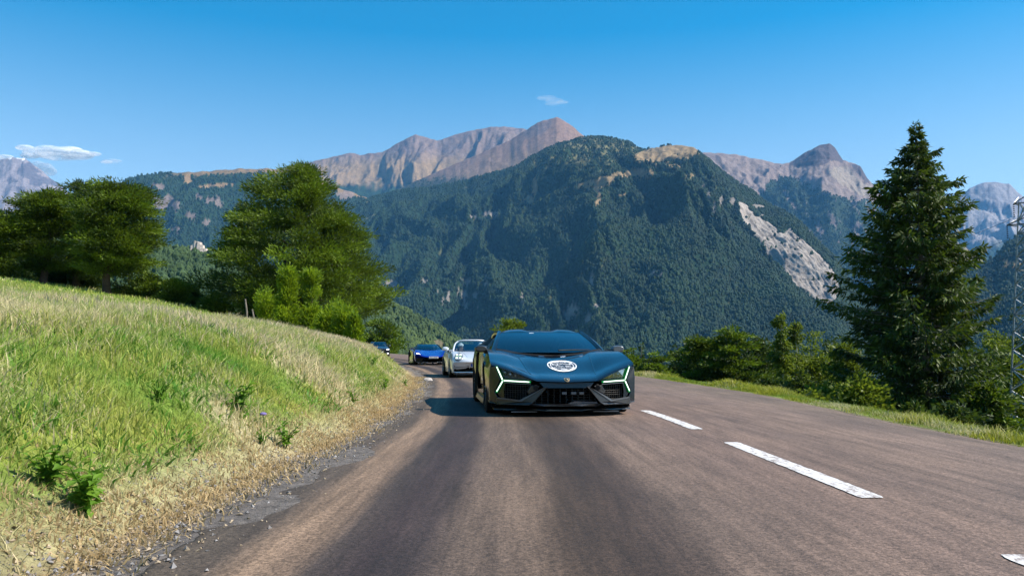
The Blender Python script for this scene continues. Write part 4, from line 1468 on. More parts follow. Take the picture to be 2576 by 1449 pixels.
m_skin = m_simple('skin', (.42, .25, .18), .55, var=.1)
m_hair = m_simple('dark_hair', (.03, .02, .015), .7)
m_eu = m_simple('plate_blue', (.01, .03, .30), .4)


# ------------------------------------------------------------------ body shell
def loft_body(stations, creases, sweep, arches, ny=110, sub=5, thick=True):
    """half sections [(x,z)...] at given y, lofted, mirrored; the sill line follows the wheel arches"""
    yk = np.array([s[0] for s in stations], float)
    A = np.array([[c for p in s[1] for c in p] for s in stations], float)
    ys_ = np.unique(np.concatenate([np.linspace(yk[0], yk[-1], ny)] + [np.linspace(c - r, c + r, 19) for c, r, _ in arches] + [yk]))
    B = pchip(yk, A, ys_).reshape(len(ys_), -1, 2)
    M = B.shape[1]
    cr = sorted(set([0, M - 1] + list(creases)))
    rows = []
    for i, y in enumerate(ys_):
        P = B[i]
        segs = []
        for a, b in zip(cr[:-1], cr[1:]):
            t = np.linspace(a, b, (b - a) * sub + 1)
            q = pchip(np.arange(a, b + 1), P[a:b + 1], t) if b - a > 1 else np.stack([np.interp(t, [a, b], P[a:b + 1, 0]), np.interp(t, [a, b], P[a:b + 1, 1])], 1)
            segs.append(q if a == cr[-2] else q[:-1])
        q = np.concatenate(segs)
        for c, r, zc in arches:
            if abs(y - c) < r:
                za = zc + math.sqrt(max(r * r - (y - c) ** 2, 0))
                side = q[:, 0] > .55
                k = np.arange(len(q))
                q[:, 1] = np.where(side & (q[:, 1] < za), za + k * .0012, q[:, 1])
        rows.append(q)
    R = np.array(rows)                                        # (ny, m, 2)
    m = R.shape[1]
    full = np.concatenate([R, R[:, ::-1][:, 1:] * np.array([-1, 1])], 1)
    yy = ys_[:, None] + sweep(full[..., 0], ys_[:, None])
    V = np.stack([full[..., 0], yy, full[..., 1]], -1)
    return V, ys_


def shell_obj(name, V, mat, parent, sharp=32, caps=()):
    nr, nc = V.shape[:2]
    F = grid_faces(nr, nc)
    o = mesh_np(name, V.reshape(-1, 3), F, mat, parent, smooth=True)
    me = o.data
    bm = bmesh.new()
    bm.from_mesh(me)
    bm.verts.ensure_lookup_table()
    for r in caps:
        ring = [bm.verts[r * nc + i] for i in range(nc)]
        try:
            bm.faces.new(ring)
        except ValueError:
            pass
    bmesh.ops.recalc_face_normals(bm, faces=bm.faces)
    bm.to_mesh(me)
    bm.free()
    me.set_sharp_from_angle(angle=math.radians(sharp))
    return o


def surf_fn(o):
    """height of a body mesh above (x, y) in its own axes"""
    me = o.data
    tree_ = BVHTree.FromPolygons([v.co[:] for v in me.vertices], [p.vertices[:] for p in me.polygons])

    def z(x, y, dflt=0.5):
        h = tree_.ray_cast(Vector((x, y, 3)), Vector((0, 0, -1)))
        return h[0].z if h[0] is not None else dflt

    def yfront(x, z_, dflt=0.3):
        h = tree_.ray_cast(Vector((x, -3, z_)), Vector((0, 1, 0)))
        return h[0].y if h[0] is not None else dflt
    return z, yfront


def wheel(parent, x, y, r, w, side, rim_mat, spokes=5, rr=.72):
    """tyre, with rim, brake disc as sub-parts; side = +1 faces +x"""
    prof = [(-w / 2, r * rr), (-w / 2 * 1.02, r * .86), (-w / 2 * .86, r * .975), (-w / 2 * .45, r), (w / 2 * .45, r), (w / 2 * .86, r * .975), (w / 2 * 1.02, r * .86), (w / 2, r * rr), (w / 4, r * rr * .97), (-w / 4, r * rr * .97)]
    t = MB().lathe(prof, 'x', k=36, closed=True).build('wheel', m_rubber, parent, smooth=True, sharp=50)
    t.location = (x, y, r)
    b = MB().lathe([(side * w * .40, r * rr), (side * w * .46, r * rr * .97), (side * w * .40, r * rr * .92), (side * w * .05, r * rr * .90), (side * w * .05, r * rr)], 'x', k=36, closed=True)
    for k in range(spokes):
        a = 2 * math.pi * k / spokes
        for da in (-.13, .13):
            p0 = np.array([side * w * .30, r * .10 * math.cos(a + da * 3), r * .10 * math.sin(a + da * 3)])
            p1 = np.array([side * w * .40, r * rr * .93 * math.cos(a + da), r * rr * .93 * math.sin(a + da)])
            b.tube([p0, (p0 + p1) / 2 + np.array([side * .01, 0, 0]), p1], [.022, .018, .02], 6)
    b.lathe([(side * w * .24, 0.001), (side * w * .36, .04), (side * w * .36, .07), (side * w * .2, .075)], 'x', k=20)
    b.build('rim', rim_mat, t, smooth=True, sharp=40)
    MB().lathe([(side * w * .06, .06), (side * w * .06, r * .55), (side * w * .0, r * .55), (side * w * .0, .06)], 'x', k=28, closed=True).build('brake_disc', m_alloy, t, smooth=True)
    return t


def plate_text(name, s, size, mat, parent, loc, rot=(math.pi / 2, 0, 0)):
    cu = bpy.data.curves.new(name, 'FONT')
    cu.body = s
    cu.size = size
    cu.align_x, cu.align_y = 'CENTER', 'CENTER'
    cu.extrude = .0008
    to = bpy.data.objects.new('tmp', cu)
    COL.objects.link(to)
    dg = bpy.context.evaluated_depsgraph_get()
    me = bpy.data.meshes.new_from_object(to.evaluated_get(dg))
    bpy.data.objects.remove(to)
    me.name = name
    me.materials.clear()
    me.materials.append(mat)
    o = bpy.data.objects.new(name, me)
    COL.objects.link(o)
    o.parent = parent
    o.location = loc
    o.rotation_euler = rot
    return o


def screen_grid(bx, by, bz, tx, ty, tz, bow_b, bow_t, bulge, nu=17, nv=9):
    """windscreen: base half width / y / z, top half width / y / z, plan bow of each"""
    u = np.linspace(-1, 1, nu)
    v = np.linspace(0, 1, nv)[:, None]
    X_ = u[None] * (bx + (tx - bx) * v)
    Y_ = (by + bow_b * u ** 2)[None] * (1 - v) + (ty + bow_t * u ** 2)[None] * v - bulge * np.sin(np.pi * v) * (1 - .5 * u ** 2)[None]
    Z_ = np.broadcast_to(bz * (1 - v) + tz * v, X_.shape) + .35 * bulge * np.sin(np.pi * v)
    return np.stack([X_, Y_, Z_], -1)


def mirror(parent, side, x, y, z, sx, sy, sz, mat, stalk_to):
    b = MB()
    prof = [(-.5, -.1), (-.42, .34), (-.1, .5), (.32, .46), (.5, .2), (.46, -.28), (.1, -.5), (-.36, -.42)]
    fr = [(x + side * p[0] * sx * .8, y - sy * .5, z + p[1] * sz * .8) for p in prof]
    md = [(x + side * p[0] * sx, y - sy * .15, z + p[1] * sz) for p in prof]
    bk = [(x + side * p[0] * sx * .95, y + sy * .5, z + p[1] * sz * .95) for p in prof]
    b.prism(fr, md)
    b.prism(md, bk)
    o = b.build('door_mirror', mat, parent, smooth=True, sharp=38, bevel=.008)
    MB().prism([(p[0] * .96 + x * .04, p[1] + .003, p[2] * .96 + z * .04) for p in bk], [(p[0] * .96 + x * .04, p[1] + .008, p[2] * .96 + z * .04) for p in bk]).build('mirror_glass', m_chrome, o)
    MB().tube([(x - side * sx * .3, y + .02, z - sz * .4), stalk_to], [.03, .026], 8).build('mirror_stalk', m_matt, o, smooth=True)
    return o


def seat_row(parent, xs, y, z, hgt, mat):
    for x in xs:
        b = MB()
        b.prism([(x - .22, y, z), (x + .22, y, z), (x + .24, y + .05, z + hgt * .55), (x + .17, y + .12, z + hgt * .8), (x + .10, y + .15, z + hgt), (x - .10, y + .15, z + hgt), (x - .17, y + .12, z + hgt * .8), (x - .24, y + .05, z + hgt * .55)],
                [(x - .22, y + .14, z), (x + .22, y + .14, z), (x + .24, y + .19, z + hgt * .55), (x + .17, y + .24, z + hgt * .8), (x + .10, y + .25, z + hgt), (x - .10, y + .25, z + hgt), (x - .17, y + .24, z + hgt * .8), (x - .24, y + .19, z + hgt * .55)])
        b.box((x, y - .22, z + .02), (.44, .5, .14))
        b.build('seat', mat, parent, smooth=True, sharp=40, bevel=.02)


def steering(parent, x, y, z):
    b = MB()
    pr = [(.017 * math.cos(a), .165 + .017 * math.sin(a)) for a in np.linspace(0, 2 * math.pi, 9)[:-1]]
    b.lathe(pr, 'y', k=24, closed=True)
    for a in (.2, math.pi - .2, -math.pi / 2):
        b.tube([(0, 0, 0), (.16 * math.cos(a), 0, .16 * math.sin(a))], .016, 6)
    b.ball((0, 0, 0), (.055, .03, .05), 10, 6)
    o = b.build('steering_wheel', m_matt, parent, smooth=True)
    o.location = (x, y, z)
    o.rotation_euler = (math.radians(-22), 0, 0)


def person(name, label, car, at_, top_mat, hair_mat, cap=None, hands='wheel', scale=1.0, glasses=False):
    """seated figure grown as one skin; car axes, facing -y; at_ = hip point"""
    me = bpy.data.meshes.new('body')
    J = {'pelvis': (0, 0, .05, .135), 'belly': (0, .04, .22, .135), 'chest': (0, .08, .42, .15), 'neck0': (0, .075, .56, .075), 'neck': (0, .06, .63, .056), 'head0': (0, .04, .70, .075), 'head': (0, .035, .77, .092), 'crown': (0, .045, .845, .062),
         'chin': (0, -.02, .69, .040), 'nose': (0, -.055, .755, .018)}
    for s, k in ((-1, 'r'), (1, 'l')):
        J['sh' + k] = (s * .185, .08, .50, .072)
        if hands == 'wheel':
            J['el' + k] = (s * .27, -.10, .30, .050)
            J['wr' + k] = (s * .17, -.36, .36, .032)
            J['ha' + k] = (s * .155, -.43, .38, .034)
        elif hands == 'raised' and s < 0:
            J['el' + k] = (s * .30, -.06, .40, .050)
            J['wr' + k] = (s * .20, -.16, .62, .034)
            J['ha' + k] = (s * .15, -.17, .70, .036)
        else:
            J['el' + k] = (s * .27, .0, .25, .050)
            J['wr' + k] = (s * .14, -.20, .17, .034)
            J['ha' + k] = (s * .10, -.27, .16, .036)
        J['hp' + k] = (s * .10, -.06, .04, .105)
        J['kn' + k] = (s * .14, -.44, .10, .068)
        J['an' + k] = (s * .13, -.74, -.17, .045)
        J['to' + k] = (s * .13, -.88, -.18, .036)
    names = list(J)
    ed = [('pelvis', 'belly'), ('belly', 'chest'), ('chest', 'neck0'), ('neck0', 'neck'), ('neck', 'head0'), ('head0', 'head'), ('head', 'crown'), ('head0', 'chin'), ('head', 'nose')]
    for k in 'rl':
        ed += [('chest', 'sh' + k), ('sh' + k, 'el' + k), ('el' + k, 'wr' + k), ('wr' + k, 'ha' + k), ('pelvis', 'hp' + k), ('hp' + k, 'kn' + k), ('kn' + k, 'an' + k), ('an' + k, 'to' + k)]
    me.from_pydata([J[k][:3] for k in names], [(names.index(a), names.index(b)) for a, b in ed], [])
    o = bpy.data.objects.new('body', me)
    COL.objects.link(o)
    sk = o.modifiers.new('skin', 'SKIN')
    sk.use_smooth_shade = True
    for i, k in enumerate(names):
        me.skin_vertices[0].data[i].radius = (J[k][3],) * 2
        me.skin_vertices[0].data[i].use_root = (k == 'pelvis')
    sb = o.modifiers.new('sub', 'SUBSURF')
    sb.levels = sb.render_levels = 2
    dg = bpy.context.evaluated_depsgraph_get()
    m2 = bpy.data.meshes.new_from_object(o.evaluated_get(dg))
    bpy.data.objects.remove(o)
    m2.materials.clear()
    m2.materials.append(m_skin)
    m2.materials.append(top_mat)
    hd = [k for k in J if k.startswith('ha') or k.startswith('wr')]
    for p in m2.polygons:
        c = p.center
        hand = any((c - Vector(J[k][:3])).length < .075 for k in hd)
        p.material_index = 0 if (c.z > .575 and abs(c.x) < .12) or hand else 1
        p.use_smooth = True
    root = empty(name)
    body = bpy.data.objects.new('body', m2)
    COL.objects.link(body)
    body.parent = root
    hb = MB()
    hb.ball((0, .065, .80), (.098, .105, .095), 16, 10)
    hb.build('hair', hair_mat, root, smooth=True)
    if cap:
        cb = MB()
        cb.ball((0, .055, .825), (.107, .122, .085), 16, 10)
        cb.prism([(-.07, -.04, .825), (.07, -.04, .825), (.055, -.15, .81), (-.055, -.15, .81)], [(-.07, -.04, .838), (.07, -.04, .838), (.055, -.15, .822), (-.055, -.15, .822)])
        cb.build('cap', cap, root, smooth=True, sharp=40)
    if glasses:
        gb = MB()
        for s in (-1, 1):
            gb.ball((s * .034, -.050, .772), (.022, .010, .016), 10, 6)
        gb.box((0, -.058, .776), (.03, .006, .008))
        gb.build('sunglasses', m_black, root, smooth=True)
    tag(root, label, 'person')
    M = Matrix.Translation(car.location) @ Matrix.Rotation(car.rotation_euler.z, 4, 'Z')
    root.location = M @ Vector(at_)
    root.rotation_euler = (0, 0, car.rotation_euler.z)
    root.scale = (scale,) * 3
    return root


# ================================================================== lead car: low wedge, slate blue
a_ = math.radians(5.5)
CAR = empty('sports_car', (.725, 10.90, 0), a_)
tag(CAR, 'dark blue low wedge sports car leading the line with Y-shaped running lights', 'car', 'cars driving in convoy')


def sw1(x, y):
    return .42 * np.minimum(np.abs(x), 1.12) ** 2.2 * np.clip(1 - y / 1.15, 0, 1) ** 1.2


st = [
    (0.00, [(.93, .30), (.965, .40), (.985, .52), (.975, .68), (.72, .60), (.40, .475), (0, .462)]),
    (0.06, [(.955, .26), (.985, .40), (1.0, .54), (.980, .70), (.72, .625), (.40, .500), (0, .490)]),
    (0.45, [(.98, .20), (1.01, .40), (1.02, .58), (.975, .765), (.73, .695), (.44, .580), (0, .562)]),
    (1.05, [(1.0, .18), (1.03, .42), (1.035, .62), (.965, .845), (.74, .812), (.47, .735), (0, .715)]),
    (1.45, [(.99, .17), (1.02, .40), (1.03, .62), (.955, .880), (.76, .868), (.50, .810), (0, .792)]),
    (1.75, [(.97, .16), (.99, .38), (1.0, .60), (.945, .885), (.80, .890), (.55, .862), (0, .848)]),
    (2.40, [(.93, .16), (.93, .36), (.945, .56), (.935, .870), (.84, .900), (.60, .90), (0, .895)]),
    (3.00, [(.95, .16), (.97, .38), (1.0, .60), (.985, .895), (.86, .935), (.60, .95), (0, .95)]),
    (3.86, [(1.0, .18), (1.03, .42), (1.045, .66), (1.0, .955), (.84, .995), (.58, 1.02), (0, 1.03)]),
    (4.60, [(.96, .30), (.99, .44), (1.0, .64), (.96, .93), (.80, .975), (.50, .995), (0, 1.0)]),
    (4.92, [(.90, .42), (.94, .50), (.95, .64), (.90, .86), (.74, .90), (.45, .915), (0, .92)]),
]
V, _ = loft_body(st, [1, 3, 5], sw1, [(1.05, .375, .335), (3.86, .39, .35)], ny=120)
body = shell_obj('body', V, m_slate, CAR, 28, caps=(-1 % V.shape[0],))
zf, yf_ = surf_fn(body)


def FX(x, z=0.4):
    return float(sw1(np.array(x), np.array(0.0)))


def fpanel(pts, mat, name, off=0.0, dep=.08, parent=CAR, zs=0.0, mirror_=False, bevel=0, ext=None):
    """solid panel on the nose: (x, z) outline, standing off the bumper plan curve"""
    out = []
    for s in ((1, -1) if mirror_ else (1,)):
        b = MB()
        fr = [(s * x, FX(x) + off + zs * (z - .3), z) for x, z in pts]
        bk = [(s * x, FX(x) + off + dep + zs * (z - .3), z) for x, z in (ext or pts)]
        b.prism(fr, bk)
        out.append(b.build(name, mat, parent, bevel=bevel))
    return out


# dark bumper behind everything, then recesses, blades and lamps
ubx = np.linspace(-.95, .95, 25)
core = MB()
for (z0, z1, off) in ((.11, .47, .16),):
    fr = [(x, FX(x) + off, z0) for x in ubx] + [(x, FX(x) + off, z1 + max(0, abs(x) - .35) * .30) for x in ubx[::-1]]
    bk = [(p[0], p[1] + .5, p[2]) for p in fr]
    core.prism(fr, bk)
core.build('bumper', m_void, CAR)
# underbody tray and arch liners close the shell from below
tr = MB()
tr.box((0, 2.5, .155), (1.72, 3.2, .05))
tr.box((0, .62, .19), (1.5, .7, .05))
tr.box((0, 4.35, .26), (1.5, .8, .05))
for yc in (1.05, 3.86):
    for s in (-1, 1):
        tr.box((s * .68, yc, .40), (.06, .80, .40))
        tr.box((s * .78, yc, .58), (.24, .50, .02))
tr.build('underbody', m_void, CAR)

# lower splitter: a thin black blade following the nose, two lips
sx = np.linspace(-.96, .96, 33)
for (z0, z1, off, dep, nm, mt, hw) in ((.085, .105, .06, .55, 'splitter', m_carbon, .93), (.150, .175, .00, .5, 'bumper_lip', m_carbon, .99)):
    q = sx / .96 * hw
    b = MB()
    zo = lambda x: .045 * max(0, abs(x) - .35) if nm == 'bumper_lip' else .0
    fr = [(x, FX(x) + off, z0 + zo(x)) for x in q] + [(x, FX(x) + off + .01, z1 + zo(x)) for x in q[::-1]]
    bk = [(p[0], p[1] + dep * (1 - .35 * abs(p[0])), p[2]) for p in fr]
    b.prism(fr, bk)
    b.build(nm, mt, CAR)
for s in (-1, 1):                                             # thin bright edges under the splitter
    MB().box((s * .55, FX(.55) + .10, .070), (.34, .05, .012)).build('splitter_edge', m_grey, CAR)
# centre mouth: mesh, cross bar, slats
b = MB()
for i in range(11):
    x = -.40 + .08 * i
    b.box((x, FX(x) + .125, .275), (.007, .02, .19))
for z in np.arange(.19, .38, .032):
    b.prism([(x, FX(x) + .118, z) for x in (-.44, -.2, 0, .2, .44)] + [(x, FX(x) + .118, z + .006) for x in (.44, .2, 0, -.2, -.44)],
            [(x, FX(x) + .135, z) for x in (-.44, -.2, 0, .2, .44)] + [(x, FX(x) + .135, z + .006) for x in (.44, .2, 0, -.2, -.44)])
b.build('centre_grille', m_mesh, CAR)
fpanel([(-.30, .385), (.30, .385), (.36, .455), (-.36, .455)], m_carbon, 'nose_bar', off=.015, dep=.14)
for k_, (xa, xb) in enumerate(((-.06, .0), (.06, .13), (.17, .23))):
    MB().box(((xa + xb) / 2, FX(.1) + .10, .315), (xb - xa, .03, .035)).build('radar_sensor', m_grey, CAR, bevel=.004)
MB().prism([(.02, .03, .180), (.42, FX(.42) + .03, .180), (.40, FX(.4) + .03, .200), (.10, .035, .212)], [(.02, .2, .180), (.42, .25, .180), (.40, .25, .200), (.10, .2, .212)]).build('mouth_floor', m_grey, CAR)
# slanted blades framing the centre mouth
fpanel([(.255, .405), (.31, .385), (.60, .215), (.90, .245), (.915, .195), (.86, .160), (.50, .160), (.44, .195)], m_carbon, 'bumper_blade', off=-.012, dep=.12, mirror_=True, bevel=.006)
fpanel([(.30, .392), (.335, .378), (.615, .228), (.885, .256), (.90, .240), (.60, .205)], m_grey, 'blade_edge', off=-.022, dep=.03, mirror_=True)
# side intakes with honeycomb, framed by dark trim
for s in (-1, 1):
    b = MB()
    for z in np.arange(.235, .42, .028):
        xa, xb = .47 + (.42 - z) * .35, .80 + (.02 if z < .3 else 0)
        q = np.linspace(xa, xb, 6)
        b.prism([(s * x, FX(x) + .06, z) for x in q] + [(s * x, FX(x) + .06, z + .005) for x in q[::-1]], [(s * x, FX(x) + .08, z) for x in q] + [(s * x, FX(x) + .08, z + .005) for x in q[::-1]])
    for x in np.arange(.50, .80, .032):
        zb = .225 + max(0, .56 - x) * 1.2
        b.box((s * x, FX(x) + .07, (zb + .42) / 2), (.005, .018, .42 - zb))
    b.build('side_intake', m_mesh, CAR)
    MB().tube([(s * .41, FX(.41) + .05, .40), (s * .41, FX(.41) - .01, .385)], [.035, .035], 14).build('parking_sensor', m_matt, CAR, smooth=True)
    MB().prism([(s * .36, FX(.36) + .0, .41), (s * .47, FX(.47) + .0, .42), (s * .52, FX(.52), .34), (s * .50, FX(.5), .30), (s * .40, FX(.40), .355)],
               [(s * .36, FX(.36) + .12, .41), (s * .47, FX(.47) + .12, .42), (s * .52, FX(.52) + .12, .34), (s * .50, FX(.5) + .12, .30), (s * .40, FX(.40) + .12, .355)]).build('sensor_pod', m_carbon, CAR, bevel=.006)
# body-coloured corners outboard of the Y lamps, body sill under the intakes
fpanel([(.915, .67), (.985, .66), (1.0, .52), (.99, .20), (.90, .155), (.82, .16), (.80, .205), (.885, .26), (.925, .33), (.855, .485)], m_slate, 'bumper_corner', off=.0, dep=.35, mirror_=True, bevel=.01)
fpanel([(.79, .455), (.845, .47), (.905, .335), (.87, .275), (.80, .235), (.81, .33)], m_slate, 'intake_frame', off=.02, dep=.2, mirror_=True)
# headlamp: dark housing under a clear lens, projectors, lower bar
for s in (-1, 1):
    hl = fpanel([(.44, .468), (.83, .495), (.905, .680), (.72, .600), (.47, .492)], m_carbon, 'headlight', off=.075, dep=.10)[0] if s > 0 else None
    if s < 0:
        b = MB()
        P_ = [(.44, .468), (.83, .495), (.905, .680), (.72, .600), (.47, .492)]
        b.prism([(-x, FX(x) + .075, z) for x, z in P_], [(-x, FX(x) + .175, z) for x, z in P_])
        hl = b.build('headlight', m_carbon, CAR)
    for (x, z, r) in ((.72, .560, .026), (.79, .585, .028), (.655, .545, .018)):
        MB().ball((s * x, FX(x) + .068, z), (r, .02, r), 12, 8).build('projector', m_chrome, hl, smooth=True)
    MB().prism([(s * .62, FX(.62) + .05, .512), (s * .835, FX(.835) + .05, .528), (s * .845, FX(.845) + .05, .55), (s * .66, FX(.66) + .05, .528)],
               [(s * .62, FX(.62) + .09, .512), (s * .835, FX(.835) + .09, .528), (s * .845, FX(.845) + .09, .55), (s * .66, FX(.66) + .09, .528)]).build('lamp_shelf', m_grey, hl)
    MB().prism([(s * .46, FX(.46) + .022, .486), (s * .845, FX(.845) + .022, .50), (s * .91, FX(.91) + .03, .685), (s * .72, FX(.72) + .03, .606)],
               [(s * .46, FX(.46) + .026, .486), (s * .845, FX(.845) + .026, .50), (s * .91, FX(.91) + .034, .685), (s * .72, FX(.72) + .034, .606)]).build('lens', m_lens, hl)
# Y running lights: white cores between green edges
J0, UP, DN, IN = (.825, .478), (.905, .668), (.905, .318), (.475, .462)


def bar(p, q, w, s, off, mat, name, parent, dep=.03):
    p, q = np.array(p), np.array(q)
    d = (q - p) / np.linalg.norm(q - p)
    nrm = np.array([-d[1], d[0]]) * w / 2
    o4 = [p + nrm, q + nrm * .8, q - nrm * .8, p - nrm]
    return MB().prism([(s * a[0], FX(a[0]) + off, a[1]) for a in o4], [(s * a[0], FX(a[0]) + off + dep, a[1]) for a in o4]).build(name, mat, parent)


for s in (-1, 1):
    dl = bar(J0, UP, .025, s, -.006, m_lampg, 'running_light', CAR)
    bar(J0, DN, .025, s, -.0065, m_lampg, 'light_edge', dl)
    bar(J0, IN, .028, s, -.007, m_lampg, 'light_edge', dl)
    bar((J0[0] + .004, J0[1] + .01), (UP[0] - .003, UP[1] - .01), .014, s, -.014, m_lamp, 'light_core', dl, .012)
    bar((J0[0] + .004, J0[1] - .01), (DN[0] - .003, DN[1] + .015), .014, s, -.0145, m_lamp, 'light_core', dl, .012)
    bar((J0[0] - .012, J0[1]), (IN[0] + .02, IN[1] + .001), .015, s, -.015, m_lamp, 'light_core', dl, .012)
    # trim line under the inner arm
    bar((.80, .447), (.47, .432), .010, s, -.004, m_grey, 'trim_line', CAR)

# windscreen, roof and side glass
WS = screen_grid(.83, 1.50, .850, .66, 2.55, 1.175, .30, .16, .05)
mesh_np('windscreen', WS.reshape(-1, 3), grid_faces(9, 17), m_ws_dark, CAR, smooth=True)
nu = 25
u = np.linspace(-1, 1, nu)
ry = np.array([2.55, 2.62, 2.85, 3.15, 3.5, 3.95, 4.3])
rw = np.array([.665, .675, .69, .69, .67, .62, .58])
rz = np.array([1.178, 1.192, 1.212, 1.210, 1.185, 1.11, 1.02])
hump = ss(.30, .42, np.abs(u)) * ss(1.0, .75, np.abs(u)) * .028
RV = np.stack([u[None] * rw[:, None], ry[:, None] + (.16 * u ** 2)[None] * np.clip(1 - (ry - 2.55) / 1.2, 0, 1)[:, None],
               rz[:, None] + (hump - .055 * np.abs(u) ** 5)[None] * ss(2.53, 2.80, ry)[:, None]], -1)
mesh_np('roof', RV.reshape(-1, 3), grid_faces(len(ry), nu), m_slate, CAR, smooth=True, sharp=30)
for s in (-1, 1):
    # A pillar, side window, cant rail, rear buttress
    pa = [WS[i, 16 if s > 0 else 0] for i in range(9)]
    MB().tube([np.array(p) + np.array([s * .012, .02, 0]) for p in pa], np.linspace(.040, .034, 9), 8).build('windscreen_pillar', m_slate, CAR, smooth=True)
    g = np.array([[s * .845, 1.86, .868], [s * .875, 2.5, .885], [s * .875, 3.05, .93], [s * .68, 3.1, 1.165], [s * .685, 2.75, 1.165]])
    MB().prism(g, g - np.array([s * .01, 0, 0])).build('side_window', m_ws_dark, CAR)
    MB().tube([(s * .665, 2.71, 1.168), (s * .70, 3.0, 1.175), (s * .71, 3.4, 1.15), (s * .70, 3.85, 1.05), (s * .70, 4.3, .97)], [.032, .034, .035, .04, .03], 8).build('roof_rail', m_slate, CAR, smooth=True)
    # tall side intake behind the door and its black strut
    MB().prism([(s * 1.002, 2.95, .26), (s * 1.012, 3.05, .86), (s * 1.02, 3.28, .80), (s * 1.03, 3.36, .36)], [(s * .90, 3.0, .26), (s * .90, 3.1, .86), (s * .90, 3.34, .80), (s * .90, 3.4, .36)]).build('side_scoop', m_void, CAR)
    MB().prism([(s * .74, 2.9, .93), (s * .90, 3.05, .88), (s * .96, 3.9, .98), (s * .78, 4.25, 1.07), (s * .72, 3.6, 1.12)], [(s * .70, 2.9, .90), (s * .86, 3.05, .84), (s * .90, 3.9, .94), (s * .74, 4.25, 1.03), (s * .68, 3.6, 1.06)]).build('haunch_intake', m_matt, CAR, bevel=.012)
    MB().prism([(s * .965, 1.55, .70), (s * .97, 1.62, .40), (s * .975, 2.75, .34), (s * .985, 2.85, .78), (s * .975, 2.2, .84)],
               [(s * .94, 1.55, .70), (s * .94, 1.62, .40), (s * .92, 2.75, .34), (s * .93, 2.85, .78), (s * .93, 2.2, .84)]).build('door', m_slate, CAR, bevel=.012)
    MB().prism([(s * 1.0, 1.52, .19), (s * 1.0, 3.40, .19), (s * 1.02, 3.40, .10), (s * 1.02, 1.52, .10)], [(s * .90, 1.52, .19), (s * .90, 3.4, .19), (s * .92, 3.4, .10), (s * .92, 1.52, .10)]).build('side_skirt', m_carbon, CAR, bevel=.01)
    MB().prism([(s * 1.005, 1.46, .72), (s * 1.01, 1.50, .25), (s * 1.0, 1.62, .25), (s * .985, 1.60, .68)], [(s * .93, 1.46, .72), (s * .93, 1.50, .25), (s * .93, 1.62, .25), (s * .93, 1.60, .68)]).build('fender_vent', m_black, CAR)
    mirror(CAR, s, s * 1.035, 1.66, .905, .20, .17, .105, m_carbon if s < 0 else m_grey, (s * .88, 1.78, .875))
    wheel(CAR, s * .885, 1.05, .335, .255, s, m_rim, 5)
    wheel(CAR, s * .865, 3.86, .355, .33, s, m_rim, 5)
# cowl, wiper, seats, dash, tail wing
MB().prism([(x, 1.43 + .30 * (x / .83) ** 2, .845) for x in np.linspace(-.82, .82, 13)], [(x, 1.55 + .30 * (x / .83) ** 2, .853) for x in np.linspace(-.82, .82, 13)]).build('cowl', m_matt, CAR) if False else None
b = MB()
qs = np.linspace(-.80, .80, 15)
for i in range(14):
    x0, x1 = qs[i], qs[i + 1]
    f = lambda x: 1.46 + .30 * (x / .83) ** 2
    b.prism([(x0, f(x0), zf(x0, f(x0), .85) + .002), (x1, f(x1), zf(x1, f(x1), .85) + .002), (x1, f(x1) + .05, zf(x1, f(x1), .85) + .02), (x0, f(x0) + .05, zf(x0, f(x0), .85) + .02)],
            [(x0, f(x0), .80), (x1, f(x1), .80), (x1, f(x1) + .05, .80), (x0, f(x0) + .05, .80)])
b.build('cowl', m_matt, CAR)
wp = MB()
p0, p1 = WS[0, 9], WS[1, 14]
wp.tube([p0 + np.array([.0, -.04, .03]), (p0 + p1) / 2 + np.array([.03, -.05, .015]), p1 + np.array([.02, -.03, -.005])], [.012, .010, .006], 6)
wp.build('wiper', m_matt, CAR, smooth=True)
MB().box((0, 2.10, .80), (1.50, .55, .10)).build('dashboard', m_matt, CAR, bevel=.04)
seat_row(CAR, (-.38, .38), 2.85, .32, .78, m_seat)
steering(CAR, .38, 2.30, .82)
MB().box((0, 3.15, .75), (1.3, .05, .75)).build('bulkhead', m_matt, CAR)
MB().prism([(-.82, 4.62, 1.02), (.82, 4.62, 1.02), (.80, 4.60, 1.045), (-.80, 4.60, 1.045)], [(-.82, 4.88, 1.06), (.82, 4.88, 1.06), (.80, 4.90, 1.08), (-.80, 4.90, 1.08)]).build('rear_wing', m_carbon, CAR, bevel=.006)
for s in (-1, 1):
    MB().box((s * .5, 4.72, .985), (.03, .12, .10)).build('wing_support', m_carbon, CAR)
# toll tag and mirror foot at the head of the screen
p = WS[8, 6]
MB().prism([(p[0] - .04, p[1] - .085, p[2] - .028), (p[0] + .03, p[1] - .085, p[2] - .028), (p[0] + .03, p[1] - .045, p[2] - .008), (p[0] - .04, p[1] - .045, p[2] - .008)],
           [(p[0] - .04, p[1] - .080, p[2] - .03), (p[0] + .03, p[1] - .080, p[2] - .03), (p[0] + .03, p[1] - .040, p[2] - .01), (p[0] - .04, p[1] - .040, p[2] - .01)]).build('toll_sticker', m_white, CAR)
MB().prism([(-.10, 2.50, 1.085), (.10, 2.50, 1.085), (.07, 2.50, 1.14), (-.07, 2.50, 1.14)], [(-.10, 2.54, 1.085), (.10, 2.54, 1.085), (.07, 2.54, 1.14), (-.07, 2.54, 1.14)]).build('rear_view_mirror', m_matt, CAR)
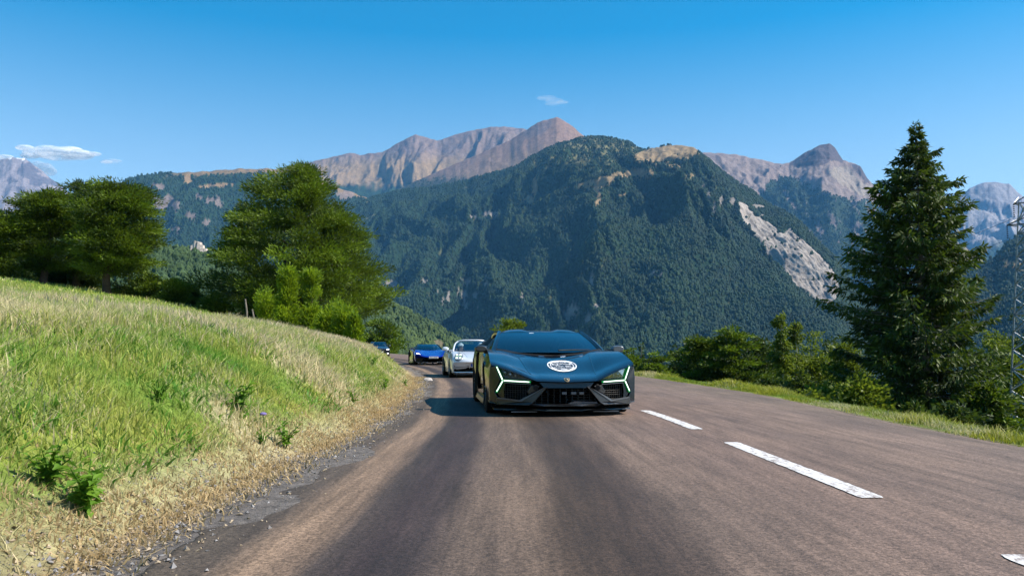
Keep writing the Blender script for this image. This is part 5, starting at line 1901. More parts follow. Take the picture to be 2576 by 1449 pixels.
# bonnet creases: raised ridges either side and a shut line
for s in (-1, 1):
    pts = [(s * (.44 + .10 * t), .35 + 1.02 * t) for t in np.linspace(0, 1, 9)]
    MB().tube([(x, y, zf(x, y) + .001) for x, y in pts], np.array([.004, .006, .007, .007, .007, .007, .006, .005, .003]), 5).build('bonnet_ridge', m_slate, CAR, smooth=True)
    for (xa, xb) in ((.12, .20), (.40, .46)):
        MB().prism([(s * xa, 1.36, zf(s * xa, 1.36) + .004), (s * xb, 1.40, zf(s * xb, 1.40) + .004), (s * xb, 1.42, zf(s * xb, 1.42) + .012), (s * xa, 1.38, zf(s * xa, 1.38) + .012)],
                   [(s * xa, 1.37, zf(s * xa, 1.37) - .01), (s * xb, 1.41, zf(s * xb, 1.41) - .01), (s * xb, 1.43, zf(s * xb, 1.43) - .01), (s * xa, 1.39, zf(s * xa, 1.39) - .01)]).build('washer_jet', m_chrome, CAR)

# ---- emblem and bonnet sticker
def drape(V2, F, name, mat, parent, lift, cx=.055, cy=.82):
    P3 = [(cx + x, cy + y, zf(cx + x, cy + y) + lift) for x, y in V2]
    return mesh_np(name, np.array(P3), F, mat, parent)


def ring2(ax, ay, bx, by, a0, a1, k=48):
    t = np.linspace(a0, a1, k)
    return np.concatenate([np.stack([ax * np.cos(t), ay * np.sin(t)], 1), np.stack([bx * np.cos(t), by * np.sin(t)], 1)]), np.array([[i, i + 1, k + i + 1, k + i] for i in range(k - 1)])


SA, SB_ = .205, .285
kk = 40
tq = np.linspace(0, 2 * np.pi, kk + 1)[:-1]
rings = [np.stack([SA * .99 * r * np.cos(tq), SB_ * .99 * r * np.sin(tq)], 1) for r in (.0001, .4, .7, 1)]
sticker = drape(np.concatenate(rings), np.array([[r * kk + i, r * kk + (i + 1) % kk, (r + 1) * kk + (i + 1) % kk, (r + 1) * kk + i] for r in range(3) for i in range(kk)]), 'bonnet_sticker',
                m_simple('sticker_navy', (.018, .028, .045), .45), CAR, .003)
for a in ((SA, SB_, SA * .935, SB_ * .935, 0, 2 * np.pi), (SA * .80, SB_ * .80, SA * .755, SB_ * .755, 0, 2 * np.pi)):
    V2, F2 = ring2(*a)
    drape(V2, F2, 'sticker_ring', m_white, sticker, .006)
for a0, a1 in ((math.radians(28), math.radians(152)), (math.radians(205), math.radians(335))):
    V2, F2 = ring2(SA * .93, SB_ * .93, SA * .81, SB_ * .81, a0, a1, 40)
    drape(V2, F2, 'sticker_band', m_white, sticker, .0055)


def drape_text(s, size, x, y, sx=1.0):
    o = plate_text('lettering', s, size, m_white, sticker, (0, 0, 0), (0, 0, 0))
    for v in o.data.vertices:
        X_, Y_ = x + v.co.x * sx, y * 1.33 + v.co.y * 1.33
        v.co = (.055 + X_, .82 + Y_, zf(.055 + X_, .82 + Y_) + .0062 + max(v.co.z, 0))


drape_text('DRIVE', .062, -.005, .118, 1.1)
drape_text('Tour des', .056, .01, -.02, 1.05)
drape_text('Grandes Alpes', .046, .005, -.075, .95)
drape_text('2024', .03, .005, -.125, 1.0) if False else None
V2 = np.array([(-.04, -.135), (.05, -.135), (.05, -.118), (-.04, -.118)])
drape(V2 * np.array([1, 1.33]), np.array([[0, 1, 2, 3]]), 'sticker_bar', m_white, sticker, .0062)
ln_ = [(-.155, .04), (-.06, .04), (-.02, .042), (.015, .072), (.035, .058), (.06, .042), (.155, .04)]
V2 = np.concatenate([np.array(ln_) + [0, .006], np.array(ln_) - [0, .006]])
drape(V2 * np.array([1, 1.33]), np.array([[i, i + 1, 7 + i + 1, 7 + i] for i in range(6)]), 'sticker_skyline', m_white, sticker, .0062)
for x in (-.12, -.055, .12):
    V2 = np.array([(x - .006, .02), (x + .006, .02), (x + .006, .066), (x - .006, .066)])
    drape(V2 * np.array([1, 1.33]), np.array([[0, 1, 2, 3]]), 'sticker_mark', m_white, sticker, .0064)
shield = [(-.036, .034), (-.02, .040), (.02, .040), (.036, .034), (.034, -.004), (.02, -.03), (0, -.044), (-.02, -.03), (-.034, -.004)]
bz0 = np.array([0, .045, zf(0, .045) + .002])
nv = np.array([0, -.55, .83])


def onb(x, z, off):
    return bz0 + np.array([x, 0, 0]) + np.array([0, .83, .55]) * z + nv * off


bd = MB().prism([onb(x, z, .008) for x, z in shield], [onb(x, z, -.004) for x, z in shield]).build('badge', m_gold, CAR)
MB().prism([onb(x * .80, z * .80, .0105) for x, z in shield], [onb(x * .80, z * .80, .004) for x, z in shield]).build('badge_field', m_black, bd)
MB().ball(onb(.002, -.004, .011), (.016, .010, .012), 10, 6).ball(onb(-.012, .006, .011), (.008, .006, .008), 8, 5).ball(onb(.014, -.016, .011), (.006, .005, .008), 8, 5).build('badge_animal', m_gold, bd, smooth=True)
# ================================================================== generic pieces for the following cars
def common_shell(root, stations, creases, sweep, arches, mat, W, tray_y):
    V, _ = loft_body(stations, creases, sweep, arches, ny=90)
    body = shell_obj('body', V, mat, root, 30, caps=(0, V.shape[0] - 1))
    u_ = MB().box((0, (tray_y[0] + tray_y[1]) / 2, .21), (W * .84, tray_y[1] - tray_y[0], .06))
    for yc, r, zc in arches:
        for s in (-1, 1):
            u_.box((s * W * .33, yc, .40), (.05, r * 2, .45))
    u_.build('underbody', m_void, root)
    return body


def nose_fn(body):
    z, y = surf_fn(body)
    return z, y


def npanel(root, yfun, pts, mat, name, off=-.004, dep=.06, both=False, parent=None, bevel=0):
    """panel laid on a car's nose: (x, z) outline dropped onto the body from the front"""
    r = None
    for s in ((1, -1) if both else (1,)):
        fr = [(s * x, yfun(s * x, z) + off, z) for x, z in pts]
        bk = [(p[0], p[1] + dep, p[2]) for p in fr]
        r = MB().prism(fr, bk).build(name, mat, parent or root, bevel=bevel)
    return r


def plate(root, x, y, z, txt, eu, w=.52, h=.11):
    p = MB().box((x, y, z), (w, .012, h)).build('number_plate', m_white, root, bevel=.004)
    if eu:
        MB().box((x - w / 2 + .026, y - .008, z), (.05, .004, h * .94)).build('plate_band', m_eu, p)
    plate_text('plate_lettering', txt, h * .78, m_black, p, (x + .03, y - .0085, z))
    return p


# ------------------------------------------------------------------ silver convertible
A2 = math.radians(9)
C2 = empty('convertible', (-1.10, 27.9, float(road_z(np.array([29.5]))[0])), A2)
tag(C2, 'silver open-top sports car with round four-point headlights right behind the lead car', 'car', 'cars driving in convoy')
sw2 = lambda x, y: .50 * np.minimum(np.abs(x), .95) ** 2.4 * np.clip(1 - y / 1.0, 0, 1) ** 1.3
st2 = [
    (0.00, [(.83, .17), (.855, .30), (.86, .44), (.80, .52), (.58, .53), (.35, .53), (0, .53)]),
    (0.05, [(.85, .16), (.88, .32), (.885, .50), (.84, .62), (.60, .615), (.36, .60), (0, .595)]),
    (0.25, [(.86, .16), (.895, .34), (.90, .55), (.83, .73), (.62, .745), (.38, .67), (0, .66)]),
    (0.60, [(.87, .17), (.91, .36), (.915, .60), (.83, .815), (.63, .835), (.42, .745), (0, .74)]),
    (1.00, [(.88, .17), (.92, .38), (.925, .64), (.83, .865), (.64, .885), (.44, .815), (0, .815)]),
    (1.55, [(.88, .17), (.90, .38), (.905, .64), (.83, .885), (.68, .905), (.46, .885), (0, .885)]),
    (2.00, [(.87, .17), (.88, .38), (.895, .64), (.84, .86), (.78, .885), (.60, .885), (0, .885)]),
    (3.00, [(.88, .17), (.90, .40), (.92, .66), (.86, .88), (.76, .92), (.55, .93), (0, .93)]),
    (3.46, [(.90, .17), (.93, .42), (.945, .68), (.87, .90), (.74, .95), (.50, .97), (0, .98)]),
    (4.20, [(.84, .28), (.88, .44), (.90, .62), (.82, .80), (.68, .84), (.45, .85), (0, .86)]),
    (4.50, [(.74, .32), (.80, .42), (.82, .56), (.76, .68), (.62, .70), (.40, .71), (0, .72)])]
b2 = common_shell(C2, st2, [2, 4], sw2, [(1.02, .365, .335), (3.47, .38, .345)], m_silver, 1.85, (.3, 4.2))
z2, y2 = nose_fn(b2)
npanel(C2, y2, [(.33, .405), (.80, .41), (.815, .22), (.735, .20), (.36, .20), (.29, .25)], m_void, 'side_intake', -.012, .06, True)
for s in (-1, 1):
    b = MB()
    for z in (.25, .30, .35):
        q = np.linspace(.36, .78, 6)
        b.prism([(s * x, y2(s * x, z) - .018, z) for x in q] + [(s * x, y2(s * x, z) - .018, z + .012) for x in q[::-1]], [(s * x, y2(s * x, z), z) for x in q] + [(s * x, y2(s * x, z), z + .012) for x in q[::-1]])
    b.build('intake_slat', m_matt, C2)
npanel(C2, y2, [(-.27, .34), (.27, .34), (.33, .22), (-.33, .22)], m_void, 'centre_intake', -.012, .06)
b = MB()
q = np.linspace(-.80, .80, 21)
b.prism([(x, y2(x, .2) - .035, .175) for x in q] + [(x, y2(x, .2) - .03, .200) for x in q[::-1]], [(x, y2(x, .2) + .1, .175) for x in q] + [(x, y2(x, .2) + .1, .200) for x in q[::-1]])
b.build('front_lip', m_silver, C2)
b = MB()
b.prism([(x, y2(x, .2) - .02, .10) for x in q] + [(x, y2(x, .2) - .02, .15) for x in q[::-1]], [(x, y2(x, .2) + .2, .10) for x in q] + [(x, y2(x, .2) + .2, .15) for x in q[::-1]])
b.build('splitter', m_carbon, C2)
plate(C2, 0, y2(0, .42) - .03, .425, 'S', True)
for s in (-1, 1):
    cx, cz = s * .655, .690
    cy = y2(cx, cz - .03) + .02
    n_ = np.array([s * .22, -.80, .52]); n_ /= np.linalg.norm(n_)
    ux = np.cross([0, 0, 1.0], n_); ux /= np.linalg.norm(ux)
    uz = np.cross(n_, ux)
    o3 = np.array([cx, cy, cz])

    def disc(r, off, k=28, ex=1.0):
        return [o3 + n_ * off + r * (math.cos(t) * ux + ex * math.sin(t) * uz) for t in np.linspace(0, 2 * np.pi, k + 1)[:-1]]
    hl = MB().prism(disc(.135, .050, ex=1.06), disc(.150, -.10, ex=1.06)).build('headlight', m_alloy, C2)
    MB().prism(disc(.115, .0515), disc(.115, .045)).build('reflector', m_simple('lamp_bowl', (.42, .46, .50), .3, .4), hl)
    for dx in (-1, 1):
        for dz in (-1, 1):
            c = o3 + ux * dx * .062 + uz * dz * .058
            q = [c + n_ * .06 + ux * a * .034 + uz * bb * .031 for a, bb in ((-1, -1), (1, -1), (1, 1), (-1, 1))]
            MB().prism(q, [p - n_ * .01 for p in q]).build('light_core', m_lamp2, hl, bevel=.004)
    for dx in (-1, 1):
        q = [o3 + ux * dx * .062 + n_ * .058 + ux * a * .036 + uz * bb * .018 for a, bb in ((-1, -1), (1, -1), (1, 1), (-1, 1))]
        MB().prism(q, [p - n_ * .01 for p in q]).build('light_edge', m_lampg, hl)
WS2 = screen_grid(.72, 1.50, .885, .60, 2.12, 1.285, .26, .16, .05)
_v = np.linspace(0, 1, 9)[:, None]
_u = np.abs(np.linspace(-1, 1, 17))[None]
WS2[..., 0] *= 1 - .07 * _v ** 4
WS2[..., 2] -= .075 * _u ** 5 * _v ** 1.5                    # rounded upper corners
mesh_np('windscreen', WS2.reshape(-1, 3), grid_faces(9, 17), m_ws, C2, smooth=True)
fr = [WS2[i, 0] for i in range(8)] + [WS2[8, j] for j in range(1, 16)] + [WS2[i, 16] for i in range(7, -1, -1)]
MB().tube(fr, .032, 8).build('windscreen_frame', m_silver, C2, smooth=True)
MB().tube(np.array(fr) * np.array([.955, 1, 1]) + np.array([0, .03, -.022]), .02, 6).build('frame_seal', m_matt, C2, smooth=True)
MB().box((0, 1.95, .85), (1.3, .5, .10)).build('dashboard', m_matt, C2, bevel=.04)
b = MB()
b.box((0, 2.55, .52), (1.5, 1.7, .5))
b.build('cabin_tub', m_void, C2)
seat_row(C2, (-.37, .37), 2.62, .34, .74, m_seat)
steering(C2, .37, 2.12, .84)
MB().prism([(-.62, 3.0, .93), (.62, 3.0, .93), (.56, 3.06, 1.16), (-.56, 3.06, 1.16)], [(-.62, 3.03, .93), (.62, 3.03, .93), (.56, 3.09, 1.16), (-.56, 3.09, 1.16)]).build('wind_deflector', m_ws_dark, C2)
for s in (-1, 1):
    mr = mirror(C2, s, s * .99, 1.78, .975, .25, .18, .155, m_silver, (s * .86, 1.80, .88))
    mr.modifiers.clear()
    ms = mr.modifiers.new('round', 'SUBSURF')
    ms.levels = ms.render_levels = 2
    wheel(C2, s * .80, 1.02, .335, .25, s, m_alloy, 5)
    wheel(C2, s * .80, 3.47, .345, .31, s, m_alloy, 5)
    MB().prism([(s * .908, 1.55, .30), (s * .908, 1.60, .82), (s * .903, 2.75, .84), (s * .915, 2.80, .32)], [(s * .87, 1.55, .30), (s * .87, 1.60, .82), (s * .87, 2.75, .84), (s * .87, 2.80, .32)]).build('door', m_silver, C2, bevel=.012)
    pts = [(s * (.36 + .10 * t), .35 + 1.1 * t) for t in np.linspace(0, 1, 8)]
    MB().tube([(x, y, z2(x, y) + .001) for x, y in pts], .005, 4).build('bonnet_line', m_grey, C2)
m_shirt = m_simple('white_shirt', (.75, .75, .74), .8)
m_polo = m_simple('navy_polo', (.03, .05, .12), .8)
m_tee = m_simple('grey_tee', (.30, .30, .32), .85)
m_capw = m_simple('white_cap_cloth', (.78, .77, .74), .85)
m_greyhair = m_simple('grey_hair', (.42, .40, .38), .8)
person('person', 'passenger in a white cap raising one arm in the silver open car', C2, (-.37, 2.58, .29), m_shirt, m_hair, m_capw, 'raised', glasses=True)
person('person', 'driver in a pale cap at the wheel of the silver open car', C2, (.37, 2.60, .30), m_tee, m_hair, m_capw, 'wheel', glasses=True)

# ------------------------------------------------------------------ cobalt blue supercar
A3 = math.radians(12.5)
C3 = empty('supercar', (-4.38, 46.2, float(road_z(np.array([47.5]))[0])), A3)
tag(C3, 'cobalt blue low supercar with black flanks third in the line', 'car', 'cars driving in convoy')
sw3 = lambda x, y: .62 * np.minimum(np.abs(x), 1.0) ** 2.0 * np.clip(1 - y / 1.1, 0, 1) ** 1.2
st3 = [
    (0.00, [(.88, .24), (.92, .33), (.93, .44), (.88, .54), (.66, .50), (.40, .44), (0, .42)]),
    (0.06, [(.90, .22), (.94, .34), (.95, .47), (.89, .59), (.66, .55), (.40, .48), (0, .46)]),
    (0.45, [(.93, .18), (.96, .36), (.97, .52), (.90, .72), (.68, .69), (.42, .58), (0, .565)]),
    (1.05, [(.95, .17), (.98, .38), (.985, .58), (.89, .83), (.70, .815), (.46, .72), (0, .70)]),
    (1.65, [(.93, .16), (.95, .36), (.96, .56), (.88, .85), (.76, .865), (.50, .84), (0, .83)]),
    (2.40, [(.90, .16), (.90, .34), (.92, .54), (.88, .84), (.78, .88), (.55, .88), (0, .88)]),
    (3.60, [(.98, .18), (1.0, .42), (1.02, .62), (.96, .91), (.80, .96), (.55, .98), (0, 1.0)]),
    (4.55, [(.86, .34), (.90, .46), (.92, .58), (.86, .82), (.70, .86), (.45, .87), (0, .87)])]
b3 = common_shell(C3, st3, [1, 3], sw3, [(1.05, .355, .33), (3.62, .37, .345)], m_cobalt, 1.98, (.4, 4.2))
z3, y3 = nose_fn(b3)
q = np.linspace(-.90, .90, 25)
fx3 = lambda x: float(sw3(np.array(x), np.array(0.0)))
b = MB()
fr = [(x, fx3(x) + .03, .12) for x in q] + [(x, fx3(x) + .04, .355 + .10 * max(0, abs(x) - .45)) for x in q[::-1]]
b.prism(fr, [(p[0], p[1] + .4, p[2]) for p in fr])
b.build('bumper', m_void, C3)
b = MB()
b.prism([(x, fx3(x) - .04, .13) for x in q] + [(x, fx3(x) - .03, .15) for x in q[::-1]], [(x, fx3(x) + .4, .13) for x in q] + [(x, fx3(x) + .4, .15) for x in q[::-1]])
b.build('splitter', m_carbon, C3)
for s in (-1, 1):
    for (x, w) in ((.42, .34), (.76, .22)):
        MB().box((s * x, fx3(x) - .03, .165), (w, .05, .018)).build('splitter_edge', m_grey, C3)
    npanel(C3, lambda x, z: fx3(x) - .02, [(s * .52, .36), (s * .88, .40), (s * .90, .20), (s * .60, .18)], m_matt, 'side_intake', 0, .08)
    # hooked headlamp: black socket, white hook of light
    sock = [(.60, .535), (.64, .60), (.74, .665), (.84, .68), (.88, .62), (.80, .555), (.70, .53)]
    hl = MB().prism([(s * x, y3(s * x, z) - .008, z) for x, z in sock], [(s * x, y3(s * x, z) + .05, z) for x, z in sock]).build('headlight', m_black, C3)
    hk = [(.855, .615), (.852, .668), (.80, .668), (.72, .638), (.655, .585), (.66, .578), (.73, .618), (.79, .638), (.815, .61)]
    MB().prism([(s * x, y3(s * x, z) - .020, z) for x, z in hk], [(s * x, y3(s * x, z) - .006, z) for x, z in hk]).build('light_hook', m_lampw, hl)
    # black flank: door blade, intake, sill
    MB().prism([(s * .965, 1.5, .74), (s * .975, 1.55, .30), (s * 1.0, 2.9, .26), (s * 1.02, 3.2, .80), (s * .97, 2.3, .84)], [(s * .88, 1.5, .74), (s * .88, 1.55, .30), (s * .88, 2.9, .26), (s * .88, 3.2, .80), (s * .88, 2.3, .84)]).build('door', m_black, C3, bevel=.012)
    MB().prism([(s * 1.03, 2.6, .58), (s * 1.04, 3.1, .84), (s * 1.03, 3.25, .70), (s * 1.03, 3.1, .42)], [(s * .96, 2.6, .58), (s * .96, 3.1, .84), (s * .96, 3.25, .70), (s * .96, 3.1, .42)]).build('side_scoop', m_void, C3)
    MB().prism([(s * .97, 1.45, .20), (s * 1.0, 3.25, .20), (s * 1.02, 3.25, .11), (s * .99, 1.45, .11)], [(s * .88, 1.45, .20), (s * .88, 3.25, .20), (s * .88, 3.25, .11), (s * .88, 1.45, .11)]).build('side_skirt', m_carbon, C3)
    mirror(C3, s, s * 1.0, 1.78, .93, .22, .15, .12, m_black, (s * .84, 1.85, .87))
    wheel(C3, s * .86, 1.05, .33, .245, s, m_rim, 5)
    wheel(C3, s * .84, 3.62, .345, .30, s, m_rim, 5)
    pts = [(s * (.46 + .14 * t), .30 + 1.15 * t) for t in np.linspace(0, 1, 8)]
    MB().tube([(x, y, z3(x, y) + .001) for x, y in pts], .006, 4).build('bonnet_ridge', m_cobalt, C3)
plate(C3, .02, -.035, .40, 'CH 1234', False) if False else None
pl = MB().box((.04, -.03, .415), (.52, .012, .105)).build('number_plate', m_simple('dusty_plate', (.55, .52, .52), .6), C3, bevel=.004)
for k_, w_ in enumerate((.05, .05, .03, .06, .05, .05)):
    MB().box((-.14 + .068 * k_, -.0375, .415), (w_ * .6, .003, .055)).build('plate_mark', m_grey, pl)
WS3 = screen_grid(.76, 1.58, .84, .54, 2.42, 1.165, .34, .16, .06)
mesh_np('windscreen', WS3.reshape(-1, 3), grid_faces(9, 17), m_ws, C3, smooth=True)
for s in (-1, 1):
    pa = [WS3[i, 16 if s > 0 else 0] for i in range(9)]
    MB().tube([np.array(p) + np.array([s * .01, .02, 0]) for p in pa], .035, 7).build('windscreen_pillar', m_black, C3, smooth=True)
    g = np.array([[s * .79, 1.95, .86], [s * .83, 2.6, .87], [s * .80, 3.0, .93], [s * .60, 3.0, 1.13], [s * .57, 2.62, 1.155]])
    MB().prism(g, g - np.array([s * .01, 0, 0])).build('side_window', m_ws, C3)
u = np.linspace(-1, 1, 15)
ry = np.array([2.42, 2.7, 3.0, 3.4, 4.0]); rw = np.array([.545, .575, .58, .56, .5]); rz = np.array([1.168, 1.185, 1.175, 1.12, .95])
RV = np.stack([u[None] * rw[:, None], ry[:, None] + (.16 * u ** 2)[None] * np.array([1, .8, .5, .2, 0])[:, None], rz[:, None] - (.03 * u ** 4)[None]], -1)
mesh_np('roof', RV.reshape(-1, 3), grid_faces(5, 15), m_black, C3, smooth=True)
MB().box((0, 2.0, .80), (1.35, .5, .10)).build('dashboard', m_matt, C3, bevel=.03)
MB().box((0, 3.0, .75), (1.2, .05, .7)).build('bulkhead', m_matt, C3)
seat_row(C3, (-.36, .36), 2.62, .30, .76, m_seat)
steering(C3, .36, 2.16, .82)
person('person', 'bald driver in a pale top at the wheel of the cobalt blue supercar', C3, (.36, 2.58, .22), m_polo, m_skin, None, 'wheel')
person('person', 'grey-haired passenger leaning low in the cobalt blue supercar', C3, (-.36, 2.62, .14), m_shirt, m_greyhair, None, 'lap')

# ------------------------------------------------------------------ dark hatchback at the back of the line
A4 = math.radians(14.5)
C4 = empty('hatchback', (-12.05, 76.3, float(road_z(np.array([77.5]))[0])), A4)
tag(C4, 'dark blue-grey family car last in the line, half hidden by the bank', 'car', 'cars driving in convoy')
sw4 = lambda x, y: .34 * np.minimum(np.abs(x), .95) ** 2.4 * np.clip(1 - y / .9, 0, 1)
st4 = [
    (0.00, [(.80, .24), (.85, .40), (.86, .56), (.82, .68), (.60, .72), (.35, .74), (0, .75)]),
    (0.10, [(.83, .22), (.88, .42), (.89, .62), (.84, .76), (.62, .82), (.36, .84), (0, .85)]),
    (0.90, [(.86, .22), (.91, .44), (.92, .68), (.86, .90), (.66, .97), (.40, .99), (0, 1.0)]),
    (1.45, [(.86, .22), (.90, .44), (.91, .70), (.87, .96), (.72, 1.02), (.45, 1.04), (0, 1.05)]),
    (3.40, [(.86, .22), (.90, .46), (.92, .74), (.88, 1.0), (.74, 1.04), (.5, 1.06), (0, 1.06)]),
    (4.30, [(.80, .30), (.86, .48), (.88, .70), (.84, .96), (.70, 1.0), (.45, 1.02), (0, 1.02)])]
b4 = common_shell(C4, st4, [3], sw4, [(.90, .36, .34), (3.45, .36, .34)], m_navy, 1.84, (.3, 4.1))
z4, y4 = nose_fn(b4)
npanel(C4, lambda x, z: float(sw4(np.array(x), np.array(0.0))), [(-.55, .42), (.55, .42), (.62, .28), (-.62, .28)], m_void, 'lower_grille', -.012, .06)
npanel(C4, lambda x, z: float(sw4(np.array(x), np.array(0.0))), [(-.36, .70), (.36, .70), (.30, .56), (-.30, .56)], m_carbon, 'upper_grille', -.012, .06)
plate(C4, 0, -.03, .49, 'AB', True)
for s in (-1, 1):
    f4 = lambda x: float(sw4(np.array(x), np.array(0.05)))
    lp = [(.48, .66), (.80, .70), (.85, .80), (.74, .80), (.50, .73)]
    hl = MB().prism([(s * x, y4(s * x, min(z, .72)) - .015 + (z - .66) * .5, z) for x, z in lp], [(s * x, y4(s * x, min(z, .72)) + .12, z) for x, z in lp]).build('headlight', m_grey, C4)
    MB().prism([(s * x, y4(s * x, .7) - .03, z) for x, z in ((.56, .685), (.80, .715), (.82, .765), (.58, .735))], [(s * x, y4(s * x, .7), z) for x, z in ((.56, .685), (.80, .715), (.82, .765), (.58, .735))]).build('light_core', m_lampw, hl)
    MB().box((s * .70, float(sw4(np.array(.7), np.array(0.))) - .015, .36), (.12, .03, .05)).build('fog_lamp', m_lampw, C4)
    mirror(C4, s, s * 1.0, 1.55, 1.08, .20, .14, .14, m_grey, (s * .86, 1.6, 1.0))
    wheel(C4, s * .80, .90, .335, .22, s, m_alloy, 7)
    wheel(C4, s * .80, 3.45, .335, .22, s, m_alloy, 7)
    MB().prism([(s * .905, 1.45, .30), (s * .90, 1.45, .92), (s * .905, 2.55, .96), (s * .92, 2.55, .30)], [(s * .86, 1.45, .30), (s * .86, 1.45, .92), (s * .86, 2.55, .96), (s * .86, 2.55, .30)]).build('door', m_navy, C4, bevel=.01)
WS4 = screen_grid(.76, 1.30, 1.03, .60, 2.05, 1.435, .22, .12, .05)
mesh_np('windscreen', WS4.reshape(-1, 3), grid_faces(9, 17), m_ws, C4, smooth=True)
ry = np.array([2.05, 2.5, 3.2, 3.8, 4.2]); rw = np.array([.61, .64, .64, .62, .66]); rz = np.array([1.44, 1.475, 1.47, 1.40, 1.05])
RV = np.stack([u[None] * rw[:, None], ry[:, None] + (.12 * u ** 2)[None] * np.array([1, .7, .3, 0, 0])[:, None], rz[:, None] - (.04 * u ** 4)[None]], -1)
mesh_np('roof', RV.reshape(-1, 3), grid_faces(5, 15), m_navy, C4, smooth=True)
for s in (-1, 1):
    pa = [WS4[i, 16 if s > 0 else 0] for i in range(9)]
    MB().tube([np.array(p) + np.array([s * .01, .02, 0]) for p in pa], .035, 7).build('windscreen_pillar', m_navy, C4, smooth=True)
    g = np.array([[s * .80, 1.62, 1.02], [s * .86, 2.4, 1.04], [s * .84, 3.7, 1.06], [s * .62, 3.6, 1.40], [s * .64, 2.3, 1.44]])
    MB().prism(g, g - np.array([s * .01, 0, 0])).build('side_window', m_ws_dark, C4)
MB().box((0, 1.75, 1.0), (1.3, .5, .10)).build('dashboard', m_matt, C4, bevel=.03)
seat_row(C4, (-.36, .36), 2.35, .50, .80, m_seat)
steering(C4, .36, 1.92, 1.02)
person('person', 'driver in a pale shirt in the last dark car', C4, (.36, 2.32, .47), m_shirt, m_hair, None, 'wheel')
person('person', 'passenger in a grey top in the last dark car', C4, (-.36, 2.34, .47), m_tee, m_hair, None, 'lap')
person('person', 'driver seen dimly behind the tinted screen of the lead car', CAR, (.38, 2.78, .22), m_polo, m_hair, None, 'wheel')
# ------------------------------------------------------------------ lattice pylon on the right edge
m_galv = m_simple('galvanised_steel', (.34, .36, .38), .5, .4, var=.2)
py_x, py_z = place(2574, 38, 'R')
PY = empty('lattice_pylon', (py_x + .62, 38, py_z))
tag(PY, 'grey lattice power pylon at the right edge beyond the spruce', 'pylon')
PH = 7.9 + (-py_z)
PW = lambda z: 1.15 * (1 - .72 * min(z / PH, 1)) + .02


def bar3(p, q, w=.055):
    return MB().tube([p, q], w * .6, 4)


cor = [(-1, -1), (1, -1), (1, 1), (-1, 1)]
for cx_, cy_ in cor:
    MB().tube([(cx_ * PW(0), cy_ * PW(0), -.3), (cx_ * PW(PH * .5), cy_ * PW(PH * .5), PH * .5), (cx_ * PW(PH), cy_ * PW(PH), PH)], [.06, .05, .035], 4).build('leg', m_galv, PY)
lv = [0]
while lv[-1] < PH - .5:
    lv.append(lv[-1] + max(.55, PW(lv[-1]) * 1.15))
lv[-1] = PH
for i in range(len(lv) - 1):
    for k in range(4):
        (ax, ay), (bx_, by_) = cor[k], cor[(k + 1) % 4]
        a0, a1 = np.array([ax * PW(lv[i]), ay * PW(lv[i]), lv[i]]), np.array([ax * PW(lv[i + 1]), ay * PW(lv[i + 1]), lv[i + 1]])
        c0, c1 = np.array([bx_ * PW(lv[i]), by_ * PW(lv[i]), lv[i]]), np.array([bx_ * PW(lv[i + 1]), by_ * PW(lv[i + 1]), lv[i + 1]])
        bar3(a0, c1).build('brace', m_galv, PY)
        bar3(c0 + [.012, .012, 0], a1 + [.012, .012, 0]).build('brace', m_galv, PY)
        if i % 3 == 0:
            bar3(a0, c0).build('brace', m_galv, PY)
ARM_Z = PH - 1.15
tips = []
for zz, ln_a in ((ARM_Z, 1.15), (ARM_Z - .0 + 1.0, .8)):
    for s in (-1, 1):
        tip = (s * ln_a, 0, zz)
        w_ = PW(zz)
        ar = MB()
        for q in (-1, 1):
            ar.tube([(s * w_, q * w_, zz), tip], .03, 4)
            ar.tube([(s * w_, q * w_, zz + .35), tip], .025, 4)
        ar.build('cross_arm', m_grey, PY)
        ins = MB()
        for j in range(7):
            ins.lathe([(-.09 * j - .04, .012), (-.09 * j - .06, .05), (-.09 * j - .09, .012)], 'z', tip, 8)
        ins.build('insulator', m_matt, PY, smooth=True)
        tips.append((py_x + .62 + tip[0], 38 + tip[1], py_z + tip[2] - .68))
for i, (tp, lab) in enumerate(zip(tips[:3], ('power line leaving the outer end of the lower pylon arm', 'power line leaving the far end of the lower pylon arm', 'power line leaving the upper pylon arm'))):
    e = np.array([tp[0] - 60, tp[1] + 210, tp[2] - 6])
    t = np.linspace(0, 1, 30)[:, None]
    pts = np.array(tp) * (1 - t) + e * t - np.array([0, 0, 9.0]) * (4 * t * (1 - t))
    o = MB().tube(pts, .007, 5).build('power_line', m_matt)
    tag(o, lab, 'power line', 'wires strung from the pylon')

# ------------------------------------------------------------------ stones on the shoulder
for i, (px, py, s, lab) in enumerate(((1078, 958, .16, 'small pale rock at the tip of the convertible shadow'),)):
    r = ray(px, py)
    p = np.array([0, 0, CAM_H]) + r * (-CAM_H / r[2])
    rg = random.Random(i + 3)
    me = bpy.data.meshes.new('rock')
    bm = bmesh.new()
    bmesh.ops.create_icosphere(bm, subdivisions=2, radius=1)
    for v in bm.verts:
        v.co *= s * (1 + .35 * mnoise.noise(v.co * 1.3 + Vector((i * 9, 0, 0))))
        v.co.z *= .5
    bm.to_mesh(me)
    bm.free()
    me.materials.append(m_simple('limestone', (.34, .31, .29), .9, var=.3, scale=20))
    o = bpy.data.objects.new('rock', me)
    COL.objects.link(o)
    o.location = (p[0], p[1], max(p[2], float(bank_z(p[:1], p[1:2])[0]) if p[0] < road_l(p[1:2])[0] else 0) + s * .15)
    tag(o, lab, 'rock')

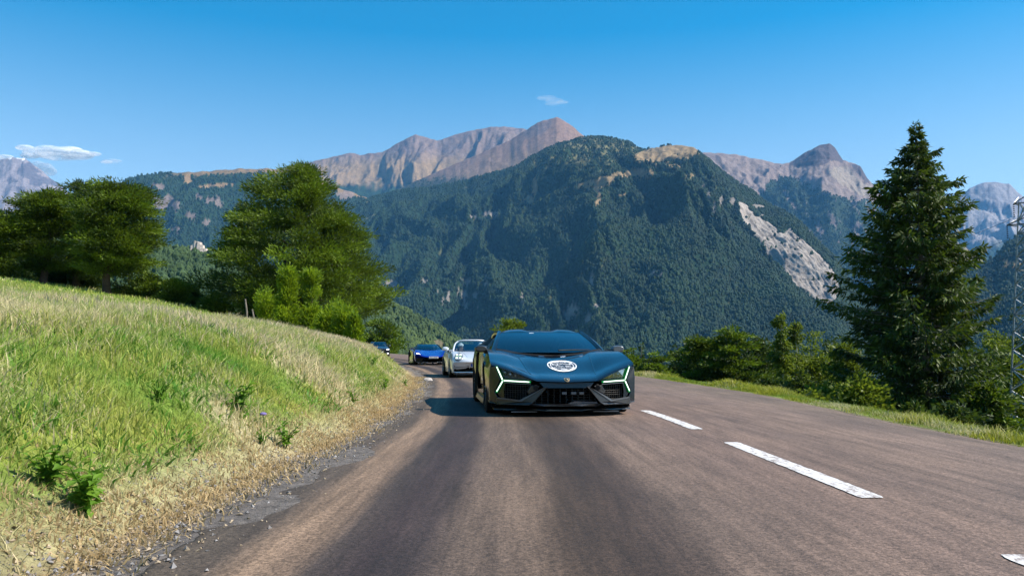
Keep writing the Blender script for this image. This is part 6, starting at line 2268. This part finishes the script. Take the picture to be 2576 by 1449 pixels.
# ------------------------------------------------------------------ clouds, far beyond and above the air box
def cloud(blobs, Y, dens, seed, label, nsc):
    """puffs given as (column, row, half width, half height); soft vapour with a noisy edge"""
    c0 = at(blobs[0][0], blobs[0][1], Y)
    rng_ = np.random.default_rng(seed)
    b = MB()
    xs, zs_ = [], []
    for (px, py_, hw, hh) in blobs:
        c = at(px, py_, Y) - c0
        k = Y / FPX
        b.ball(c, (hw * k, hw * k * .6, hh * k), 20, 12)
    n = N('cloud_vapour')
    co = n.coord('Object', (1, 1, 1.5))
    v = n.noise(co, nsc, 7, .62, .3)
    lw = n.new('LayerWeight', None, Blend=.5)
    rim = n.maprange(lw.outputs['Facing'], .92, .25)
    al = n.math('MULTIPLY', n.math('MULTIPLY', rim, n.maprange(v, .30, .58), clamp=True), dens, clamp=True)
    df = n.new('BsdfDiffuse', None, Color=(.97, .97, .98))
    tl = n.new('BsdfTranslucent', None, Color=(.97, .97, .98))
    mx = n.new('MixShader', None, Fac=.5)
    n.t.links.new(df.outputs[0], mx.inputs[1]); n.t.links.new(tl.outputs[0], mx.inputs[2])
    tr_ = n.new('BsdfTransparent')
    m2 = n.new('MixShader')
    n.t.links.new(al, m2.inputs[0]); n.t.links.new(tr_.outputs[0], m2.inputs[1]); n.t.links.new(mx.outputs[0], m2.inputs[2])
    n.surf(m2.outputs[0])
    o = b.build('cloud', n.m, smooth=True, sharp=180)
    o.location = tuple(c0)
    tag(o, label, 'cloud', 'small fair-weather clouds')
    return o


cloud([(150, 388, 60, 18), (95, 384, 40, 14), (195, 390, 44, 14), (62, 372, 24, 8), (232, 388, 24, 6), (120, 378, 40, 13), (175, 380, 36, 12), (75, 392, 26, 9)], 13000, .9, 1, 'long white cloud above the snow-capped peak', .0035)
cloud([(112, 425, 26, 16), (90, 418, 26, 14), (128, 432, 16, 12)], 13200, .6, 2, 'faint cloud behind the shoulder of the snow-capped peak', .004)
cloud([(12, 396, 24, 7), (-8, 398, 20, 8)], 13200, .8, 5, 'sliver of cloud over the snow-capped summit', .005)
cloud([(282, 406, 26, 6), (268, 408, 16, 5)], 13000, .35, 3, 'tiny wisp right of the long white cloud', .005)
cloud([(1375, 247, 26, 6), (1395, 254, 24, 6), (1415, 258, 16, 4), (1390, 262, 20, 4)], 13000, .16, 4, 'thin wisp high above the tan peak', .005)
